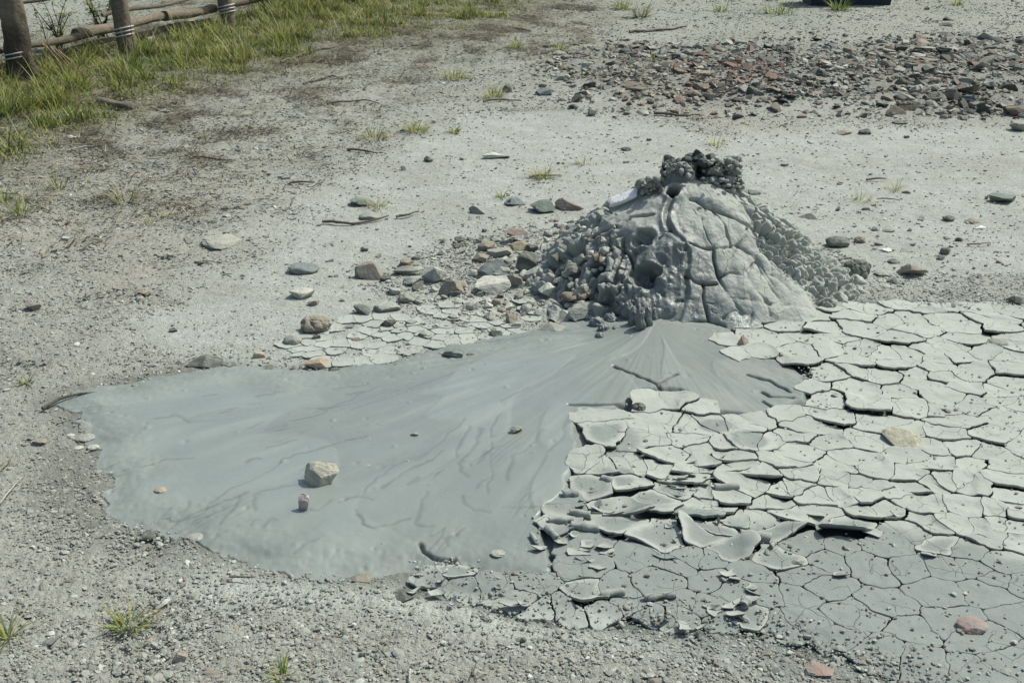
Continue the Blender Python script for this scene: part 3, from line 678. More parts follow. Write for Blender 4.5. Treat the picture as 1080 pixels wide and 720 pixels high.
ST = [ # name, px, py(bottom), w, h, colour, label, kwargs
 ('stone', 319, 288, 34, 15, 'slate', 'smooth blue-grey oval stone alone on pale ground left of the rubble', dict(kind='round', depth=.8)),
 ('rock', 389, 293, 31, 23, 'brown', 'angular brown-grey rock left of the rubble, right of the blue-grey oval stone', {}),
 ('rock', 429, 290, 32, 12, 'grey', 'low flat grey rock between the angular brown rock and the rubble slope', {}),
 ('rock', 458, 300, 27, 24, 'mud', 'blocky pale grey rock with dark underside at left end of the rubble slope', {}),
 ('rock', 477, 314, 30, 22, 'brown', 'rounded brownish rock just below the blocky pale rock', {}),
 ('stone', 406, 296, 12, 9, 'dark', 'small dark stone just right of the angular brown rock', {}),
 ('rock', 318, 315, 27, 17, 'pale', 'pale low mound-like stone below the blue-grey oval stone', dict(seed=12)),
 ('stone', 330, 322, 12, 9, 'brown', 'small brown pebble below the pale low stone', {}),
 ('rock', 381, 333, 19, 14, 'dark', 'dark stone beside the long flat one above the cracked strip', {}),
 ('rock', 408, 329, 30, 14, 'mud', 'long flat mud-coated stone with dark front above the cracked strip', {}),
 ('stone', 382, 218, 28, 12, 'green', 'olive-brown stone with weeds beside it in the middle distance', {}),
 ('stone', 389, 232, 22, 9, 'grey', 'flat grey-green stone just above the long curved stick', dict(kind='round')),
 ('stone', 503, 227, 18, 12, 'grey', 'grey wedge-shaped stone on pale ground above the yellowish stone', {}),
 ('rock', 543, 218, 23, 13, 'slate', 'bluish grey stone left of the greenish one behind the rubble slope', {}),
 ('rock', 573, 225, 28, 17, 'green', 'greenish grey stone between a bluish and a reddish one', {}),
 ('rock', 601, 222, 31, 16, 'red', 'reddish brown stone right of the greenish stone', {}),
 ('stone', 545, 250, 23, 12, 'red', 'flat reddish-tan stone lying on top of the yellowish stone', dict(z=.03)),
 ('stone', 547, 264, 21, 12, 'yellow', 'yellowish brown stone with dark face left of the cone', {}),
 ('stone', 482, 263, 10, 7, 'dark', None, {}), ('stone', 439, 274, 11, 6, 'dark', None, {}), ('stone', 384, 265, 9, 7, 'brown', None, {}), ('stone', 467, 257, 7, 7, 'brown', None, {}), ('stone', 465, 270, 7, 5, 'dark', None, {}), ('stone', 520, 253, 8, 5, 'dark', None, {}), ('stone', 505, 256, 7, 5, 'grey', None, {}), ('stone', 511, 245, 6, 4, 'dark', None, {}),
 ('rock', 527, 272, 27, 14, 'grey', 'grey rock at upper left of the rubble slope', {}),
 ('rock', 507, 278, 19, 13, 'brown', 'brown rock at upper left edge of the rubble slope', {}),
 ('rock', 520, 302, 33, 22, 'slate', 'dark rock with a bluish right face in the middle of the rubble slope', {}),
 ('rock', 556, 300, 25, 28, 'dark', 'tall dark rock leaning in the rubble slope', {}),
 ('rock', 520, 316, 38, 21, 'pale', 'long pale rough rock at the front of the rubble slope', {}),
 ('rock', 543, 312, 19, 18, 'brown', 'rounded brown rock right of the long pale rock', {}),
 ('rock', 561, 309, 17, 22, 'mud', 'upright mud-grey rock next to the tall dark rock', {}),
 ('clod', 586, 306, 25, 20, 'pale', 'pale rounded mud clod at the right of the rubble slope', dict(kind='clod', z=.04)),
 ('rock', 585, 354, 40, 21, 'grey', 'wedge-shaped grey block with a dark front at the edge of the pool', dict(rot=.25, depth=1.1)),
 ('rock', 614, 336, 42, 24, 'mud', 'slanting mud-coated slab between the wedge block and the cone foot', dict(rot=.5, z=.02)),
 ('clod', 332, 352, 34, 24, 'brown', 'crusted brown clod with crumbling sides near the pool edge', dict(kind='clod')),
 ('stone', 308, 364, 20, 14, 'grey', 'rounded grey stone below the crusted brown clod', dict(kind='round')),
 ('stone', 273, 378, 14, 10, 'tan', 'small tan stone at far edge of the pool', {}),
 ('rock', 333, 388, 30, 12, 'orange', 'flat orange-tan stone at the far pool edge', dict(depth=.7)),
 ('stone', 352, 393, 12, 9, 'dark', 'small dark stone beside the flat orange-tan stone', {}),
 ('stone', 281, 391, 17, 7, 'dark', 'dark flat chip left of the flat orange-tan stone', {}),
 ('rock', 214, 388, 39, 17, 'dark', 'large dark wet-looking rock at upper left edge of the pool', dict(depth=.8)),
 ('stone', 190, 384, 10, 6, 'grey', 'small grey stone left of the large dark pool-edge rock', {}),
 ('stone', 240, 387, 16, 6, 'dark', 'thin dark stone right of the large dark pool-edge rock', {}),
 ('rock', 477, 379, 23, 15, 'green', 'dark green stone lying in the mud near the far edge of the pool', dict(z=.012)),
 ('stone', 496, 377, 9, 6, 'dark', 'tiny dark stone right of the dark green stone in the mud', dict(z=.012)),
 ('stone', 417, 387, 8, 4, 'dark', 'tiny dark chip in the mud left of the dark green stone', dict(z=.01)),
 ('stone', 523, 356, 15, 10, 'dark', 'dark brown stone at the pool edge below the rubble slope', {}),
 ('stone', 523, 338, 12, 9, 'brown', 'brown stone on the cracked strip below the rubble slope', {}),
 ('stone', 540, 342, 13, 15, 'tan', 'tan upright stone on the cracked strip', {}),
 ('stone', 433, 343, 11, 7, 'grey', 'small grey stone on the cracked strip', {}),
 ('rock', 339, 515, 37, 36, (.42, .41, .31), 'cream-coloured knobbly rock standing in the grey mud pool', dict(z=.006, seed=24, depth=.75)),
 ('stone', 321, 540, 12, 24, (.48, .42, .39), 'small pinkish stub standing in the mud below the cream rock', dict(z=.01, depth=.8, seed=5)),
 ('stone', 168, 521, 14, 9, 'orange', 'small orange-brown flat pebble in the left of the mud pool', dict(z=.012, kind='round')),
 ('stone', 545, 456, 14, 9, 'grey', 'small two-toned grey pebble in the middle of the mud fan', dict(z=.02)),
 ('stone', 437, 459, 9, 5, 'grey', 'tiny chip in mud left of the pebble in the middle of the fan', dict(z=.016)),
 ('clod', 525, 587, 17, 7, 'mud', 'small crumbled mud chip near the front of the pool', dict(z=.012, kind='clod')),
 ('stone', 155, 569, 18, 9, 'dark', 'dark stone at the near left edge of the pool', {}),
 ('stone', 208, 570, 22, 8, 'mud', 'flat pale stone at the near edge right of the dark stone', dict(kind='round')),
 ('stone', 88, 466, 21, 9, 'mud', 'largest pale flat stone of the cluster at the left pool rim', dict(kind='round')),
 ('stone', 97, 475, 13, 7, 'mud', 'pale pebble at lower right of the flat stone at the left pool rim', dict(kind='round')),
 ('stone', 82, 475, 11, 5, 'pale', 'pale pebble at lower left of the flat stone at the left pool rim', dict(kind='round')),
 ('stone', 74, 461, 9, 4, 'pale', 'pale pebble at upper left of the flat stone at the left pool rim', dict(kind='round')),
 ('stone', 102, 500, 10, 5, 'grey', 'lone grey pebble below the cluster at the left pool rim', dict(kind='round')),
 ('stone', 90, 452, 16, 5, 'grey', 'flat grey stone above the cluster at the left pool rim', {}),
 ('stone', 116, 453, 7, 6, 'dark', 'small dark stone inside the left rim of the pool', {}),
 ('stone', 40, 470, 15, 9, 'brown', 'small reddish brown stone left of the pool rim', {}),
 ('stone', 34, 327, 17, 12, 'brown', 'brown stone alone in the gravel on the left', {}),
 ('rock', 232, 261, 44, 11, (.29, .30, .24), 'broad flat pale slab lying in the gravel left of centre', dict(seed=3, depth=1.2, rot=.3)),
 ('clod', 150, 309, 19, 8, 'brown', 'brown crumbled clod in the left gravel', dict(kind='clod')),
 ('stone', 182, 350, 10, 6, 'dark', 'small dark stone in gravel above the large dark pool-edge rock', {}),
 ('stone', 237, 221, 8, 6, 'dark', None, {}), ('stone', 252, 220, 12, 6, 'brown', None, {}), ('stone', 238, 229, 9, 5, 'mud', None, {}), ('stone', 212, 278, 9, 6, 'dark', None, {}),
 ('stone', 190, 701, 16, 14, 'brown', 'brownish cone-shaped stone in the near left gravel', {}),
 ('rock', 867, 714, 30, 15, 'red', 'flat reddish stone at the bottom edge of the picture', dict(rot=-.2)),
 ('stone', 856, 697, 14, 4, 'dark', 'thin dark chip just above the flat reddish stone', {}),
 ('rock', 1028, 668, 33, 19, (.27, .20, .175), 'rosy stone with dark front on the damp plates at lower right', dict(kind='round', z=.01)),
 ('rock', 955, 478, 42, 26, (.40, .38, .27), 'jagged beige slab lying tilted on the cracked field', dict(z=.006, seed=9, depth=1.1, rot=-.3, tilt=.15)),
 ('stone', 783, 372, 13, 25, 'pink', 'pinkish upright stone at the right foot of the cone', dict(z=.0, depth=.8)),
 ('rock', 856, 385, 29, 13, 'grey', 'dark grey lumpy fragment on the cracked field near the cone', dict(z=.008, seed=15)),
 ('stone', 1054, 366, 21, 11, 'grey', 'smooth grey stone on the far right of the cracked field', dict(kind='round', z=.008)),
 ('stone', 990, 372, 26, 8, 'mud', 'low mud-coated stone on the far part of the cracked field', dict(z=.006)),
 ('clod', 905, 293, 34, 29, 'dark', 'large dark crumbly clod right of the cone foot', dict(kind='clod')),
 ('rock', 965, 291, 30, 20, 'brown', 'brown blocky rock right of the large crumbly clod', dict(seed=31)),
 ('rock', 885, 261, 25, 15, 'dark', 'dark rounded rock behind the large crumbly clod', dict(kind='round')),
 ('clod', 907, 256, 13, 9, 'brown', 'small crumbly lump right of the dark rounded rock', dict(kind='clod')),
 ('stone', 998, 269, 12, 10, 'dark', 'dark round stone right of centre on pale ground, beside a smaller one', dict(kind='round')),
 ('stone', 993, 274, 11, 5, 'dark', 'smaller flat dark stone touching the dark round stone', {}),
 ('stone', 1012, 254, 8, 6, 'dark', None, {}),
 ('rock', 1028, 234, 18, 7, 'brown', 'brown wedge stone on the pale ground right of the cone', {}),
 ('stone', 1035, 240, 12, 4, 'white', 'thin whitish chip below the brown wedge stone', {}),
 ('rock', 1062, 214, 30, 12, 'green', 'dark greenish boulder at the far right on pale ground', {}),
 ('rock', 1002, 232, 13, 8, 'dark', 'dark slanted stone left of the brown wedge stone', {}),
 ('stone', 924, 243, 10, 6, 'grey', None, {}), ('stone', 938, 244, 13, 5, 'brown', None, {}), ('stone', 960, 243, 6, 4, 'dark', None, {}), ('stone', 957, 204, 10, 5, 'brown', None, {}), ('stone', 884, 222, 6, 6, 'dark', None, {}), ('stone', 914, 221, 9, 4, 'dark', None, {}), ('stone', 1041, 209, 5, 4, 'dark', None, {}), ('stone', 1053, 267, 8, 3, 'brown', None, {}), ('stone', 927, 259, 9, 4, 'dark', None, {}), ('stone', 1055, 279, 8, 5, 'brown', None, {}),
 ('stone', 853, 231, 20, 5, 'dark', 'thin dark flake with a white spot right of the cone', {}),
 ('stone', 932, 290, 16, 7, 'grey', 'grey stone between the crumbly clod and the brown blocky rock', {}), ('stone', 941, 296, 12, 8, 'brown', 'brown stone just left of the brown blocky rock', {}), ('stone', 944, 277, 14, 6, 'dark', 'dark stone behind the gap left of the brown blocky rock', {}), ('stone', 935, 266, 14, 3, 'white', 'thin pale chip above the crumbly clod', {}), ('stone', 957, 266, 14, 5, 'grey', 'grey flat stone behind the brown blocky rock', {}),
 ('rock', 1075, 321, 20, 14, 'dark', 'dark stone at the right edge above the cracked field', {}),
 ('stone', 796, 207, 18, 7, 'green', 'flat dark greenish stone behind the right shoulder of the cone', {}),
 ('stone', 523, 165, 30, 6, 'pale', 'thin flat pale stone on the far ground in the middle', dict(depth=.5)),
 ('stone', 661, 158, 13, 6, 'dark', 'dark stone on pale ground behind the cone', {}),
 ('stone', 452, 169, 11, 8, 'dark', 'dark stone left of the thin flat pale stone', {}),
 ('stone', 425, 178, 6, 6, 'dark', None, {}),
 ('stone', 625, 125, 11, 10, 'grey', 'grey stone standing below the rubble band', {}),
 ('stone', 574, 105, 16, 10, 'slate', 'grey-blue stone at the left end of the rubble band', {}),
 ('stone', 535, 101, 11, 10, 'dark', 'dark stone beside a yellowish grass tuft', {}),
 ('stone', 575, 58, 10, 5, 'dark', None, {}), ('stone', 1000, 22, 10, 6, 'dark', 'upper of two dark stones beyond the rubble band', {}), ('stone', 999, 28, 14, 5, 'dark', 'lower of two dark stones beyond the rubble band', {}), ('stone', 978, 11, 6, 4, 'dark', None, {}), ('stone', 857, 36, 7, 4, 'dark', None, {}),
 ('clod', 674, 437, 17, 17, 'dark', 'dark crumbly clod propped under the raised plate at the edge of the pool', dict(kind='clod', z=.01)),
 ('rock', 1078, 138, 24, 14, 'grey', 'pale-topped grey stone at the right edge below the rubble band', {}),
 ('stone', 847, 126, 12, 6, 'brown', 'brown stone just below the rubble band', {}), ('stone', 913, 142, 14, 8, 'dark', 'dark peaked stone below the rubble band at right', {}), ('stone', 892, 142, 18, 6, 'brown', 'flat brown stone left of the dark peaked stone', {}), ('stone', 950, 131, 17, 6, 'dark', 'dark flat stone below the right part of the rubble band', {}), ('stone', 957, 145, 6, 4, 'dark', None, {}),
 ('stone', 75, 149, 11, 5, 'pale', 'pale stone at the near edge of the grass', {}), ('stone', 174, 120, 12, 5, 'pale', 'pale flat stone beside the dark log end in the grass', {}),
 ('stone', 64, 107, 9, 4, 'white', 'small white fragment in the grass near the first post', {}), ('stone', 56, 132, 12, 4, 'white', 'thin white fragment lying at the grass edge', {}),
 ('stone', 410, 632, 14, 7, 'mud', 'pale chip on the dusty ground at the near pool edge', {}), ('stone', 426, 634, 26, 7, 'dark', 'dark-edged crust piece on the dusty ground at the near pool edge', {}), ('stone', 551, 679, 9, 9, 'dark', 'small dark pebble alone on the dusty ground near the bottom centre', {}), ('stone', 380, 614, 22, 7, 'brown', 'brownish crust chip at the near pool rim', {}),
 ('stone', 507, 716, 16, 10, 'dirt', 'rounded brownish pebble at the bottom edge, centre', {}),
]
for (nm, px, py, w, h, c, lab, kw) in ST:
    if lab is None:
        stone(nm, px, py, w, h, c, 'small %s pebble lying loose on the bare pale ground' % ({'dark': 'dark', 'brown': 'brown', 'grey': 'grey', 'mud': 'pale'}[c]), group='loose %s pebbles on the bare ground' % c, level=2, **kw)
    else: stone(nm, px, py, w, h, c, lab, **kw)

# rubble slope left of the cone: loose clods and stones
SMALL = []
def rubble_slope():
    r = np.random.default_rng(5)
    area = [(470, 300), (520, 275), (555, 262), (590, 240), (640, 215), (665, 235), (650, 262), (640, 300), (640, 335), (600, 345), (540, 335), (500, 325)]
    n = 0; tries = 0
    while n < 240 and tries < 8000:
        tries += 1
        px, py = r.uniform(465, 668), r.uniform(210, 348)
        if not inpoly(np.array([px]), np.array([py]), area)[0]: continue
        on = px > 575
        if on:
            q = on_cone(px, py); gx, gy, z = q
        else:
            gx, gy = G(px, py, .03); z = hz1(gx, gy)
        s = float(np.clip(r.lognormal(-4.4, .55), .006, .036)) * (1. if py > 250 else .8)
        kind = r.random()
        V, F = (clod_shape(int(r.integers(1e6)), 2) if kind < .22 else rock_shape(int(r.integers(1e6)), 2))
        V = rotz(rotx(V * (s, s * r.uniform(.7, 1), s * r.uniform(.5, .9)), r.uniform(-.5, .5)), r.uniform(0, 6))
        ck = r.choice(['mud', 'pale', 'brown', 'grey', 'dark', 'dirt', 'red'], p=[.42, .24, .12, .09, .05, .05, .03])
        c = np.array(K[ck]) * r.uniform(.8, 1.15)
        if s < .0125: SMALL.append((V + (gx, gy, z + s * .25), F, [*c, .0])); n += 1; continue
        nm = 'clod' if kind < .22 else 'stone'
        cn = {'mud': 'mud-grey', 'pale': 'pale', 'brown': 'brown', 'grey': 'grey', 'dark': 'dark', 'dirt': 'brown', 'red': 'reddish'}[ck]
        where = 'on the left flank of the cone' if on else 'in the rubble slope left of the cone'
        k2 = 'crumbly' if kind < .22 else 'angular'
        o = mesh(nm, V, F, M_rock, [*c, .0], smooth=kind < .22)
        o.location = (gx, gy, z + s * .25)
        tag(o, '%s %s %s lying %s' % (k2, cn, nm, where), nm, '%s %s %ss %s' % (k2, cn, nm, where)); n += 1
rubble_slope()
def slope_stones():
    r = np.random.default_rng(55); n = 0
    small = []
    area = [(300, 350), (360, 310), (420, 285), (480, 250), (540, 240), (590, 232), (612, 262), (600, 330), (560, 345), (470, 355), (380, 372)]
    while n < 170:
        px, py = r.uniform(300, 612), r.uniform(232, 372)
        if not inpoly(np.array([px]), np.array([py]), area)[0] or r.random() > .12 + (px - 300) / 300 - max(0, (300 - py) / 200): continue
        ck = str(r.choice(['mud', 'grey', 'brown', 'dark', 'pale', 'red'], p=[.36, .2, .2, .1, .1, .04])); w = float(np.clip(r.lognormal(1.75, .55), 3.5, 20))
        cn = {'mud': 'mud-grey', 'grey': 'grey', 'brown': 'brown', 'dark': 'dark', 'pale': 'pale', 'red': 'reddish'}[ck]
        if px < 440: wh = 'on the ground between the lone stones and the pool edge'
        else: wh = 'in the rubble slope left of the cone'
        if w < 7.2:
            V, F = rock_shape(int(r.integers(1e6)), 2); gx, gy = G(px, py); q = w / ppm(gy) / 2; V = rotz(V * (q, q * .8, q * .6), r.uniform(0, 6)) + (gx, gy, hz1(gx, gy) + q * .3)
            small.append((V, F, [*(np.array(K[ck]) * r.uniform(.85, 1.1)), 0])); n += 1; continue
        stone('stone', px, py, w, w * r.uniform(.55, .85), ck, 'angular %s stone lying %s' % (cn, wh), seed=int(r.integers(1e6)), level=2, group='angular %s stones %s' % (cn, wh), rot=r.uniform(-.6, .6)); n += 1
    SMALL.extend(small)
slope_stones(); TK("slope")
V, F, C = merged(SMALL); tag(mesh('rubble', V, F, M_rock, C, smooth=False), 'small broken stones and mud bits filling the slope left of the cone', 'rubble', kind='stuff')

# far rubble band
def rubble_band():
    r = np.random.default_rng(8); items = []
    NN = 30000; PX = r.uniform(560, 1150, NN); PY = r.uniform(36, 128, NN); GX, GY = G(PX, PY); DD = sdf(GX, GY, RUBBLE); HZ = hz(GX, GY); NZ = n2(GX, GY, 1.9, 44., 2)
    for q_ in range(NN):
        px, py, gx, gy, d, hh_ = PX[q_], PY[q_], GX[q_], GY[q_], DD[q_], float(HZ[q_])
        if r.random() > .15 + .85 * min(1, max(0, (d + .25) / .7)): continue
        if d < -.35: continue
        if r.random() > .35 + 1.6 * max(0, NZ[q_] + .25): continue
        big = (px > 960) * .35 + .3
        s = float(np.clip(r.lognormal(-4.05 + .45 * big, .5), .010, .075 if px > 940 else .055))
        items.append((s, px, gx, gy, hh_))
        if len(items) > 5200: break
    items.sort(reverse=True); AR = lambda lv: rock_shape(int(r.integers(90)), lv, planes=7, lump=.35, cut=(.12, .55))
    protos = {}
    def colour(px, gy):
        py = 360 - FOC * math.tan(PITCH - math.atan(CH / gy))
        t = r.random()
        if t < .62 * math.exp(-((px - 782) / 48) ** 2 - ((py - 90) / 17) ** 2): return 'red'
        if t < .75 * math.exp(-((px - 710) / 75) ** 2 - ((py - 98) / 18) ** 2): return r.choice(['tan', 'brown', 'dirt'])
        return r.choice(['grey', 'dark', 'mud', 'brown', 'slate', 'pale', 'red'], p=[.24, .26, .12, .25, .03, .05, .05])
    rest = []
    for i, (s, px, gx, gy, hh_) in enumerate(items):
        ck = str(colour(px, gy)); c = np.array(K[ck]) * r.uniform(.6, 1.05)
        if ck == 'red': c = np.array([.20, .142, .108]) * r.uniform(.6, 1.1)
        elif ck == 'tan': c = c * .85
        if i < 290:
            V, F = AR(2)
            V = rotz(V * (s, s * r.uniform(.6, 1), s * r.uniform(.35, .7)), r.uniform(0, 6))
            o = mesh('rubble_stone', V, F, M_rock, [*c, 0], smooth=False); o.location = (gx, gy, hh_ + s * .2)
            cn = {'grey': 'grey', 'dark': 'dark grey', 'mud': 'pale grey', 'pale': 'pale cream', 'brown': 'brown', 'dirt': 'brown', 'slate': 'blue-grey', 'red': 'reddish', 'tan': 'tan'}[ck]
            wh = 'left' if px < 740 else 'middle' if px < 900 else 'right'
            tag(o, '%s stone in the %s part of the rubble band behind the cone' % (cn, wh), 'stone', '%s stones in the %s of the rubble band' % (cn, wh))
        else:
            V, F = AR(1); s = min(s, .03)
            V = rotz(V * (s, s * r.uniform(.6, 1), s * r.uniform(.35, .7)), r.uniform(0, 6))
            rest.append((V + (gx, gy, hh_ + s * .2), F, [*c, 0]))
    V, F, C = merged(rest)
    tag(mesh('rubble', V, F, M_rock, C, smooth=False), 'small broken stones filling the rubble band behind the cone', 'rubble', kind='stuff')
rubble_band(); TK("band")

# ------------------------------------------------------------------ gravel (uncountable crumbs)
def gravel():
    r = np.random.default_rng(3)
    CV = np.array([[-1, -1, -1], [1, -1, -1], [1, 1, -1], [-1, 1, -1], [-1, -1, 1], [1, -1, 1], [1, 1, 1], [-1, 1, 1]], float) * .75
    CF = np.array([[0, 3, 2, 1], [4, 5, 6, 7], [0, 1, 5, 4], [1, 2, 6, 5], [2, 3, 7, 6], [3, 0, 4, 7]])
    N = 430000
    # sample positions: uniform in picture-like wedge by distance
    y = 1.35 + (13.5 - 1.35) * r.random(N) ** 2.1
    x = (r.random(N) * 2 - 1) * (.52 * y + .25)
    sp = sdf(x, y, POOL); scr = sdf(x, y, CRUST); spale = np.maximum(sdf(x, y, PALE), sdf(x, y, PALE2)); 
    w = 1.5 * np.ones(N); w *= 1 - .86 * sstep(-.12, .25, spale + .2 * n2(x, y, 2.5, 9., 3))
    w *= np.where(scr > -.01, .07 + .55 * (1 - sstep(.0, .14, scr)) * (sp < .05), 1.) * np.where((sp < -.01) | (scr > 0), 1., .004 + .40 * (1 - sstep(-.01, .09, sp)) ** 2); w *= np.where((sp > -.01) & (scr <= 0), 1., 1)
    dx, dy = x - CONE[0], y - CONE[1]; rr = np.hypot(dx, dy) / R_theta(np.arctan2(dy, dx)); w *= rr > .97
    g = sdf(x, y, GRASS); w *= 1 - .5 * sstep(0, .5, g)
    w *= .45 + 1.0 * sstep(-.3, .4, n2(x, y, 2.4, 41., 4)); w *= 1 - .40 * sstep(5.5, 8, y)
    # dense crumbs behind the cracked field and round the cone foot
    c1 = sdf(x, y, GP([(850, 285), (1180, 292), (1180, 318), (1000, 322), (860, 312)])); w = np.maximum(w, 3.0 * sstep(-.03, .05, c1) * (scr < 0))
    w = np.maximum(w, 2.2 * (rr < 1.25) * (rr > .97) * (dx > -.2) * (sp < -.02) * (scr < -.01))
    c2 = sdf(x, y, GP([(380, 300), (450, 262), (560, 235), (600, 250), (600, 330), (520, 345), (440, 335)])); w = np.maximum(w, 2.6 * sstep(-.05, .1, c2) * (rr > .97) * (sp < -.02))
    k = r.random(N) < w * .5
    x, y = x[k], y[k]; c1 = c1[k]; spale = spale[k]; n = len(x)
    s = np.clip(r.lognormal(-5.78, .5, n), .0016, .017) * (1 + .07 * np.maximum(y - 3, 0)) * np.where(y < 3, .9, 1)
    spk = sdf(x, y, POOL); sck = sdf(x, y, CRUST)
    z = np.where(sck > .01, fan_h(x, y) + .0135 - .0150 * (1 - sstep(.0, .13, sck)) * (1 - sstep(-.10, -.02, spk)), hz(x, y) + (.014 * sstep(.0, .075, spk) + fan_h(x, y)) * (spk > 0))
    a = r.uniform(0, 6.28, n); sc3 = np.stack([s * r.uniform(.7, 1.4, n), s * r.uniform(.6, 1, n), s * r.uniform(.25, .6, n)], -1)
    sl = r.uniform(-.4, .4, n)
    def place(BV, BF, jit, m):
        k = len(BV); q = m.sum()
        V = BV[None] * (1 + jit * r.uniform(-1, 1, (q, k, 3))) * sc3[m][:, None]
        ca, sa = np.cos(a[m])[:, None], np.sin(a[m])[:, None]
        X = V[..., 0] * ca - V[..., 1] * sa + x[m][:, None]; Y = V[..., 0] * sa + V[..., 1] * ca + y[m][:, None]
        Z = V[..., 2] + V[..., 0] * sl[m][:, None] + (z + s * .12 + .0015)[m][:, None]
        return np.stack([X, Y, Z], -1).reshape(-1, 3), (BF[None] + k * np.arange(q)[:, None, None]).reshape(-1, BF.shape[1])
    nearm = y < 4.3
    PA_, FA_ = place(ICO[0][0], ICO[0][1], .38, nearm); PB_, FB_ = place(CV, CF, .35, ~nearm)
    P = np.concatenate([PA_, PB_])
    base = np.stack([C_GRAV * 1.0, C_GRAV * .78, C_DRY * .9, np.array(K['brown']), np.array(K['slate']), C_DRY * 1.25])
    ci = r.choice(6, n, p=[.60, .13, .19, .05, .0, .03]); ci = np.where((c1 > -.02) & (r.random(n) < .7), 2, ci)
    cc = base[ci] * r.uniform(.78, 1.15, (n, 1)); cc = np.concatenate([cc, np.zeros((n, 1))], 1); C = np.concatenate([np.repeat(cc[nearm], 12, 0), np.repeat(cc[~nearm], 8, 0)])
    tag(mesh('gravel', P, [FA_, FB_ + len(PA_)], M_gravel, C, smooth=False), 'fine grey gravel and dry mud crumbs covering the bare ground', 'gravel', kind='stuff')
    print('gravel', n)
gravel(); TK("gravel")

# ------------------------------------------------------------------ cracked crust: one object per plate
SEEDS = [(805,325),(823,325),(813,343),(783,347),(848,322),(873,328),(847,338),(863,352),(835,350),(903,340),(905,327),(797,362),(802,380),(820,367),(848,364),(877,362),(840,374),(873,373),(833,388),(873,402),(907,375),(910,388),(905,400),(907,352),(773,383),(757,366),
(918,328),(933,343),(945,326),(975,332),(962,341),(982,324),(1008,325),(993,341),(1038,332),(1067,332),(1012,348),(1042,340),(1052,351),(947,361),(965,352),(1017,363),(932,380),(958,380),(982,374),(1003,369),(1042,376),(1073,360),(1072,370),(1064,380),(988,384),(987,393),(966,397),(926,402),(942,390),(972,409),(993,401),(1020,400),(1032,390),(1060,393),(1067,410),(1020,414),(1048,418),(1017,384),
(917,432),(947,420),(957,434),(993,425),(992,438),(1003,448),(1030,433),(1057,427),(1058,442),(1078,433),(930,453),(915,473),(995,463),(1050,464),(973,474),(1013,477),(983,495),(1040,482),(1058,498),(1030,494),(920,500),(960,508),(978,514),(1015,513),(903,490),(1079,472),(958,462),(955,485),
(750,452),(747,436),(823,445),(848,455),(870,430),(875,443),(905,416),(787,472),(815,473),(845,482),(840,468),(873,473),(757,476),(768,489),(743,494),(775,500),(798,508),(840,508),(887,498),(825,494),(882,511),(907,513),(777,452),(800,447),
(765,529),(745,528),(790,518),(820,523),(837,520),(815,534),(860,529),(890,528),(833,548),(865,548),(893,560),(750,544),(777,556),(753,565),(800,556),(815,566),(770,588),(823,595),(848,580),(873,594),(890,583),(790,612),(750,594),(847,612),(907,596),(912,543),
(925,518),(910,527),(933,543),(958,518),(958,531),(947,525),(993,512),(980,539),(1025,517),(1017,541),(1043,543),(1067,512),(1067,529),(1075,545),(977,556),(1007,555),(1030,558),(1050,556),(1067,560),(958,568),(990,581),(1023,586),(1047,573),(1073,575),(940,573),(993,600),(930,585),(928,603),(952,602),(1033,604),(1058,602),
(986,628),(935,640),(866,625),(844,632),(803,632),(1038,631),(1050,612),(1073,618),(825,667),(882,678),(1033,678),(1061,697),(1073,655),(976,697),(1023,707),(925,690),(785,656),(900,650),(1000,660),(850,660),(960,670),
(635,463),(687,430),(708,428),(697,452),(687,470),(730,456),(726,470),(707,485),(740,479),(697,499),(663,498),(635,500),(613,495),(727,501),(622,440),
(627,518),(663,516),(693,532),(722,510),(713,522),(652,541),(645,558),(697,573),(748,568),(748,547),(743,533),(672,593),(613,603),(613,577),(713,600),(697,615),(730,592),(747,612),(590,530),(600,545),(585,560),
(477,606),(450,612),(517,620),(617,630),(560,618),(637,651),(687,652),(567,645),(605,654),(663,643),(487,625),(707,655),(720,637),(767,657),(655,622),(740,640),(770,625),(540,635),(590,643)]
LIFT = {  # seed -> (lift m, direction in ground radians; -pi/2 = edge toward the camera rises), curl
 (893,560): (.050, -1.7), (687,430): (.040, 2.6), (635,463): (.016, -1.5), (652,541): (.030, -.3), (645,558): (.022, -1.6), (693,532): (.022, -1.2), (748,568): (.030, 2.8), (777,556): (.022, -1.5), (860,529): (.010, -1.6),
 (765,529): (.024, -1.6), (790,518): (.02, 2.4), (757,476): (.014, -1.5), (775,500): (.026, -1.6), (743,494): (.02, -1.4), (663,516): (.02, -1.5), (627,518): (.015, -.5), (983,495): (.024, -1.7), (947,361): (.022, -1.6), (1017,363): (.022, -1.5), (1050,464): (.022, -1.9), (958,518): (.018, -1.3),
 (873,402): (.012, -1.3), (995,463): (.016, -1.6), (873,443): (.02, -1.8), (875,443): (.02, -1.9), (1052,351): (.022, -1.9), (975,332): (.02, -1.5), (963,352): (.01, -1.5), (1067,529): (.022, -2.0), (1058,498): (.018, -1.5), (617,630): (.020, -1.5), (477,606): (.020, -1.5), (785,656): (.014, -1.7), (990,581): (.014, -1.9), (1067,332): (.018, -2.), (848,322): (.008, -1.2), (873,328): (.014, -2.0), (863,352): (.018, -2.1), (813,343): (.012, -2.), (930,453): (.010, -1.8), (947,420): (.010, -1.8), (992,438): (.010, -1.8)}
